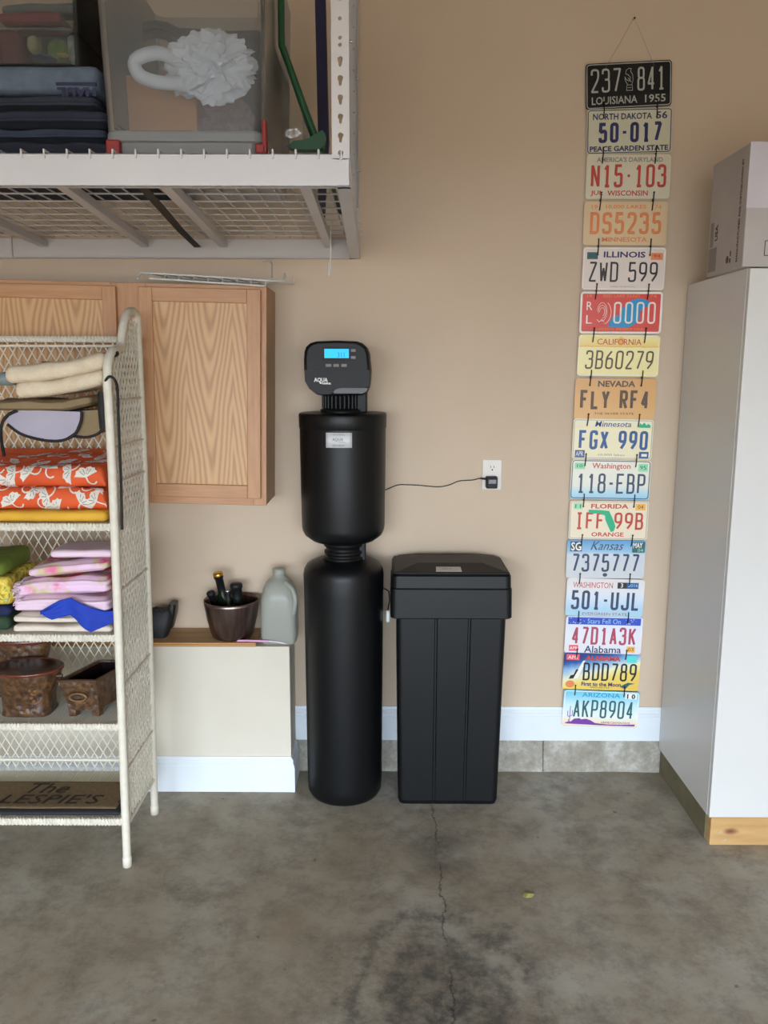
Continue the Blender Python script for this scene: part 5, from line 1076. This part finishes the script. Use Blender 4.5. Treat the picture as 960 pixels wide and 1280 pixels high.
# bottles lying head-up in the bowl
MGL = pm('dark_green_bottle_glass', (14, 26, 18), (18, 34, 22), 10, .08); MFO = pm('black_foil', (20, 20, 20), (28, 28, 28), 30, .3)
def bottle(lbl, bot, top_, rb, foil, neckr=.0145, capc=None):
    b0, t0_ = Vector(bot), Vector(top_); ax = (t0_-b0); L_ = ax.length; ax.normalize(); q_ = ax.to_track_quat('Z', 'Y').to_matrix()
    t = thing('wine_bottle', lbl, 'bottle', b0, group='bottles standing in the metal bowl')
    xf = lambda p: b0+q_ @ Vector(p)
    body = [(0, 0), (rb*.9, 0), (rb, .006), (rb, L_*.42), (rb*.9, L_*.50), (neckr*1.1, L_*.66), (neckr, L_*.72), (neckr, L_*.99), (0, L_*.99)]
    MB().lathe(body, (0, 0, 0), 28).build('glass_body', MGL, t, xf=xf)
    MB().lathe([(neckr*1.06, L_*.70), (neckr*1.08, L_*.9), (neckr*1.28, L_*.91), (neckr*1.28, L_*.97), (neckr*1.1, L_*1.0), (0, L_*1.002)], (0, 0, 0), 24).build('foil_sleeve', foil, t, xf=xf)
    if capc: MB().lathe([(neckr*1.32, L_*.955), (neckr*1.34, L_*.985), (neckr*1.2, L_*1.004), (0, L_*1.006)], (0, 0, 0), 24).build('gold_band', capc, t, xf=xf)
    return t
MGD = pm('gold_foil', (226, 178, 84), (206, 156, 64), 20, .25, .9)
tp = at(272, 716, -.12); bottle('green glass bottle with black foil and gold-rimmed top, tallest in the bowl', (tp.x+.035, -.085, ZB+.030), (tp.x, -.12, tp.z), .029, MFO, capc=MGD)
tp = at(295, 729, -.10); bottle('upright bottle with a wide black ribbed cap, centre of the bowl', (tp.x+.012, -.100, ZB+.012), (tp.x, -.10, tp.z), .028, MRUB, .0185)
tp = at(264, 741, -.10); bottle('short black-capped bottle leaning at the left rim of the bowl', (tp.x+.035, -.062, ZB+.028), (tp.x-.004, -.10, tp.z+.004), .020, MRUB, .013)
tp = at(285, 738, -.10); bottle('black-necked bottle with a silver top between the two tall ones', (tp.x+.014, -.145, ZB+.026), (tp.x, -.105, tp.z+.004), .018, MRUB, .010, pm('silver_foil', (180, 180, 182), (160, 160, 162), 20, .25, .9))
# jug
jx, jy = at(349.5, 760, -.100).x, -.100
J = thing('plastic_jug', 'translucent white plastic jug standing at the right end of the ledge', 'jug', (jx, jy, LZ))
k = NT('translucent_milky_plastic'); o_ = k.t.nodes['Material Output']
k.set(.3); k.base(lin((205, 207, 196))); k.b.inputs['Transmission Weight'].default_value = .0
tl = k.n('ShaderNodeBsdfTranslucent', {0: lin((205, 207, 198))}); tr = k.n('ShaderNodeBsdfTransparent', {0: lin((220, 222, 214))})
mm = k.n('ShaderNodeMixShader', {0: .35, 1: k.b.outputs[0], 2: tl.outputs[0]}); m2 = k.n('ShaderNodeMixShader', {0: .32, 1: mm.outputs[0], 2: tr.outputs[0]}); k.l(m2.outputs[0], o_.inputs[0]); MJ = k.m
jr = .068; rows = [(0, .86, 8), (.006, .97, 6), (.03, 1, 5), (.12, 1, 4.5), (.17, .985, 4), (.205, .90, 3), (.232, .70, 2.5), (.246, .48, 2.1), (.252, .34, 2), (.275, .32, 2)]
m = MB(); m.loft([sqr_r(jx, jy, jr*s_, jr*s_, LZ+.001+z_, p_, 48) for z_, s_, p_ in rows], smooth=True, caps=False); m.add(sqr_r(jx, jy, jr*.86, jr*.86, LZ+.001, 8, 48), [tuple(range(48))[::-1]]); m.build('jug_body', MJ, J)
m = MB(); m.lathe([(.0225, .268), (.0245, .270), (.0245, .283), (.022, .285), (0, .285)], (jx, jy, LZ), 28); m.build('jug_neck_ring', MJ, J)
m = MB(); m.tube(smooth([(jx+.028, jy-.03, LZ+.235), (jx+.055, jy-.048, LZ+.215), (jx+.066, jy-.056, LZ+.175), (jx+.058, jy-.05, LZ+.125), (jx+.044, jy-.04, LZ+.105)], 4), .010, 10); m.build('handle', MJ, J)
# pink brush laid across the front
pa = at(294, 795.5, LY-.006); pb = at(336, 799.5, LY-.012); pc_ = at(358, 800.5, LY+.01)
pz = ZB+.004
BR = thing('pink_brush', 'slim pink handled brush lying in front of the bowl and jug', 'brush', (pb.x, LY, ZB))
MB().tube(smooth([(pa.x, LY+.006, pz), ((pa.x+pb.x)/2, LY+.003, pz+.0005), (pb.x, LY+.004, pz-.001)], 6), [.0025]+[.0042]*11+[.003], 8).build('brush_handle', pm('pink_plastic', (222, 164, 206), (210, 150, 194), 10, .35), BR)
MB().tube([(pb.x, LY+.004, pz-.001), (pb.x+.03, LY+.008, pz-.006), (pc_.x, LY+.016, LZ+.006)], .0030, 8).build('brush_tip', pm('pearl_plastic', (222, 216, 222), (206, 200, 208), 10, .35), BR)
# black shears pouch partly behind the wicker shelf
a = at(187, 770, -.11); b = at(217, 760, -.11)
PO = thing('black_pouch', 'black fabric pouch slumped on the plywood board beside the wicker shelf', 'pouch', (b.x-.04, -.1, ZB))
m = MB(); m.loft([[(x, y, z_) for x, y, z_ in q2] for q2 in (
    sqr_r(b.x-.058, -.105, .030, .032, ZB+.0005, 3), sqr_r(b.x-.055, -.103, .042, .040, ZB+.035, 3), sqr_r(b.x-.052, -.10, .050, .040, ZB+.085, 3), sqr_r(b.x-.052, -.10, .044, .030, ZB+.105, 3))], smooth=True); m.build('pouch_body', pm('black_nylon', (20, 20, 22), (28, 28, 30), 12, .6), PO)
m = MB(); m.loft([sqr_r(b.x-.022, -.085, .012, .03, ZB+.03, 3), sqr_r(b.x-.010, -.085, .016, .034, ZB+.09, 3), sqr_r(b.x-.006, -.085, .015, .032, ZB+.127, 3)], smooth=True); m.build('side_flap', pm('black_green_vinyl', (26, 28, 24), (20, 22, 19), 12, .4), PO)
m = MB(); m.tube([(b.x-.058+.022*cos(t), -.13, ZB+.095+.024*sin(t)) for t in [radians(d) for d in range(0, 181, 15)]], .005, 8); m.build('handle_loop', MRUB, PO)
# ------------------------------------------------------------------ right: tall white cabinet on a lumber base
CX, CY, CZ0, CZ1 = 1.109, -.544, .104, 1.926
TC = thing('tall_white_cabinet', 'tall white laminate cabinet standing on a lumber base at the right', 'cabinet', (1.5, -.27, CZ0))
MLAM = pm('white_laminate', (216, 214, 210), (210, 208, 204), 2, .35)
MB().box(CX, 2.05, CY+.022, -.016, CZ0, CZ1).build('carcass', MLAM, TC, bevel=.001)
MB().box(CX+.0005, 1.575, CY, CY+.0195, CZ0+.002, CZ1-.003).build('door', MLAM, TC, bevel=.0015)
MB().box(1.578, 2.05, CY, CY+.0195, CZ0+.002, CZ1-.003).build('door', MLAM, TC, bevel=.0015)
LP = thing('lumber_plinth', 'rough timber base under the tall white cabinet, knot on its front board', 'plinth', (1.5, -.27, 0))
def pine(name, dx):
    k = NT(name); k.set(.7); X, Y, Z = k.xyz()[:3]
    g = k.noise(26, 5, .6, vec=k.mapping((.12, .12, 1))); c = k.ramp(g, [(.3, (204, 164, 108)), (.7, (176, 134, 82))])
    kx = k.math('SUBTRACT', X, dx); kz = k.math('SUBTRACT', Z, .052)
    r = k.math('SQRT', k.math('ADD', k.math('MULTIPLY', k.math('MULTIPLY', kx, kx), .22), k.math('MULTIPLY', kz, kz))); r = k.math('ADD', r, k.math('MULTIPLY', k.math('SUBTRACT', k.noise(40, 3), .5), .008))
    c = k.mix(k.ramp(r, [(0, (255, 255, 255)), (.007, (220, 220, 220)), (.015, (0, 0, 0))]), c, lin((112, 62, 42))); k.base(c); return k.m
def bw(n, x0, x1, y0, y1, mt): o = MB().box(x0, x1, y0, y1, .0005, CZ0-.001).build(n, mt, LP, bevel=.002); return o
MPI = pine('pine_front', 1.189-1.5); MPS = pm('grey_pine', (120, 112, 84), (100, 94, 70), 12, .8)  # side and rear boards coloured greyer and darker than the front board
bw('front_board', CX+.010, 2.05, CY+.004, CY+.042, MPI); bw('side_board', CX+.006, CX+.044, CY+.0425, -.02, MPS); bw('rear_board', CX+.045, 2.05, -.058, -.02, MPS)
for x, y in ((899, 1040), (906, 1049.5)):
    p = at(x, y, CY+.003); m = MB(); m.prism([(p.x+.0035*cos(i/10*2*pi), p.z+.0035*sin(i/10*2*pi)) for i in range(10)], CY+.0015, CY+.006); m.build('screw_head', pm('bright_screw', (220, 220, 216), (205, 205, 200), 20, .3, .5), LP)
# carton on top
b0 = at(922, 336, CY-.002); t0_ = at(936, 177, CY-.002)
KX = 1.082; KZ0 = CZ1+.001; KZ1 = 2.285; KY0, KY1 = -.548, -.262
k = NT('grey_white_carton'); k.set(.8, 0, .2); k.base(k.ramp(k.noise(4, 4), [(.3, (186, 178, 174)), (.7, (176, 168, 164))]))
BX = thing('carton', 'pale shipping carton with a taped top flap, on the tall white cabinet', 'box', (1.35, -.4, KZ0))
MB().box(KX, 1.66, KY0, KY1, KZ0, KZ1).build('carton_body', k.m, BX, bevel=.003)
sm_ = at(940, 260, KY0).z
MB().box(KX-.0015, 1.66, KY0-.0022, KY0, sm_, KZ1+.001).build('tape_sheet', pm('glossy_packing_film', (206, 200, 206), (198, 192, 198), 6, .2), BX, bevel=.0006)['label'] = 'glossy clear packing film over the upper front'
MDK = pm('dark_carton_print', (52, 48, 46), (60, 56, 54)); MPG = pm('grey_carton_print', (132, 128, 122), (124, 120, 115))
# side print, facing the license plates: rows written vertically
def sxf(v): return Vector((KX-.0008+v.y*.6, v.x, v.z))
def side_text(s, y0, y1, z0, z1, mt=MDK, bold=0):
    # text reading downward along the side: local x -> -z ; build rotated
    key = text(s, 0, 1, 0, 1, 0, BX, mt, 'carton_print', .0006, bold=bold, world=True, xf=lambda v: Vector((KX-.0003+v.y, y0+(v.z)*(y1-y0), z0+v.x*(z1-z0)) if True else 0))
    return key
def syz(x, y):   # photograph point on the carton's left side plane
    v = _F+R2*((x-480)/FOC)-U2*((y-640)/FOC); p = CP+v*((KX-CP.x)/v.x); return p.y, p.z
zf = lambda x, y: at(860+x/7.11, 170+y/7.11, -.4)
def sp_(x, y): return syz(860+x/7.11, 170+y/7.11)
ya_, za_ = sp_(440, 160); yb_, zb_ = sp_(385, 1170)
text('MANUFACTURED FOR DISTRIBUTION BY', 0, 1, 0, 1, 0, BX, MDK, 'carton_print', .0006, bold=.02, world=True, xf=lambda v: Vector((KX-.0003+v.y, KY0+.040+v.z*.012, KZ0+.02+v.x*(KZ1-KZ0-.055))))
text('USA', 0, 1, 0, 1, 0, BX, MDK, 'carton_print', .0006, bold=.03, world=True, xf=lambda v: Vector((KX-.0003+v.y, KY1-.077+v.z*.022, KZ0+.108+v.x*.05)))
MB().box(KX-.0006, KX, KY1-.075, KY1-.01, KZ0+.012, KZ0+.088).build('printed_panel', MPG, BX); MB().box(KX-.0006, KX, KY1-.040, KY1-.015, KZ0+.092, KZ0+.17).build('printed_panel', MPG, BX)
m = MB(); c_ = (KY0+.118, KZ0+.035); m.loft([[(xx2, c_[0]+.010*cos(i/14*2*pi), c_[1]+.012*sin(i/14*2*pi)) for i in range(14)] for xx2 in (KX-.0008, KX)]); m.box(KX-.0008, KX, c_[0]-.026, c_[0]-.016, c_[1]-.012, c_[1]+.002); m.box(KX-.0008, KX, c_[0]-.026, c_[0]-.019, c_[1]+.008, c_[1]+.024); m.build('tree_mark', MDK, BX)
pp = at(958.5, 309, KY0); m = MB(); q3 = MB()
ribbon(q3, [Vector((pp.x-.006, pp.z-.024)), Vector((pp.x+.03, pp.z-.024)), Vector((pp.x+.03, pp.z+.024)), Vector((pp.x-.006, pp.z+.018))], .0025, KY0-.0001, .0006, True); q3.build('carton_print', MDK, BX)
# ------------------------------------------------------------------ bits on the floor
lf = atz(660, 1119, .002)
m = MB(); m.add([(lf.x-.018, lf.y-.004, .001), (lf.x-.008, lf.y-.014, .003), (lf.x+.012, lf.y-.010, .002), (lf.x+.02, lf.y+.002, .005), (lf.x+.004, lf.y+.012, .004), (lf.x-.010, lf.y+.010, .006), (lf.x, lf.y, .009)], [(0, 1, 6), (1, 2, 6), (2, 3, 6), (3, 4, 6), (4, 5, 6), (5, 0, 6)])
o = m.build('dry_leaf', pm('yellow_dry_leaf', (176, 168, 96), (150, 142, 78), 60, .8)); o.modifiers.new('s', 'SOLIDIFY').thickness = .001; tag(o, 'small curled yellow-green leaf scrap on the concrete floor', 'leaf')
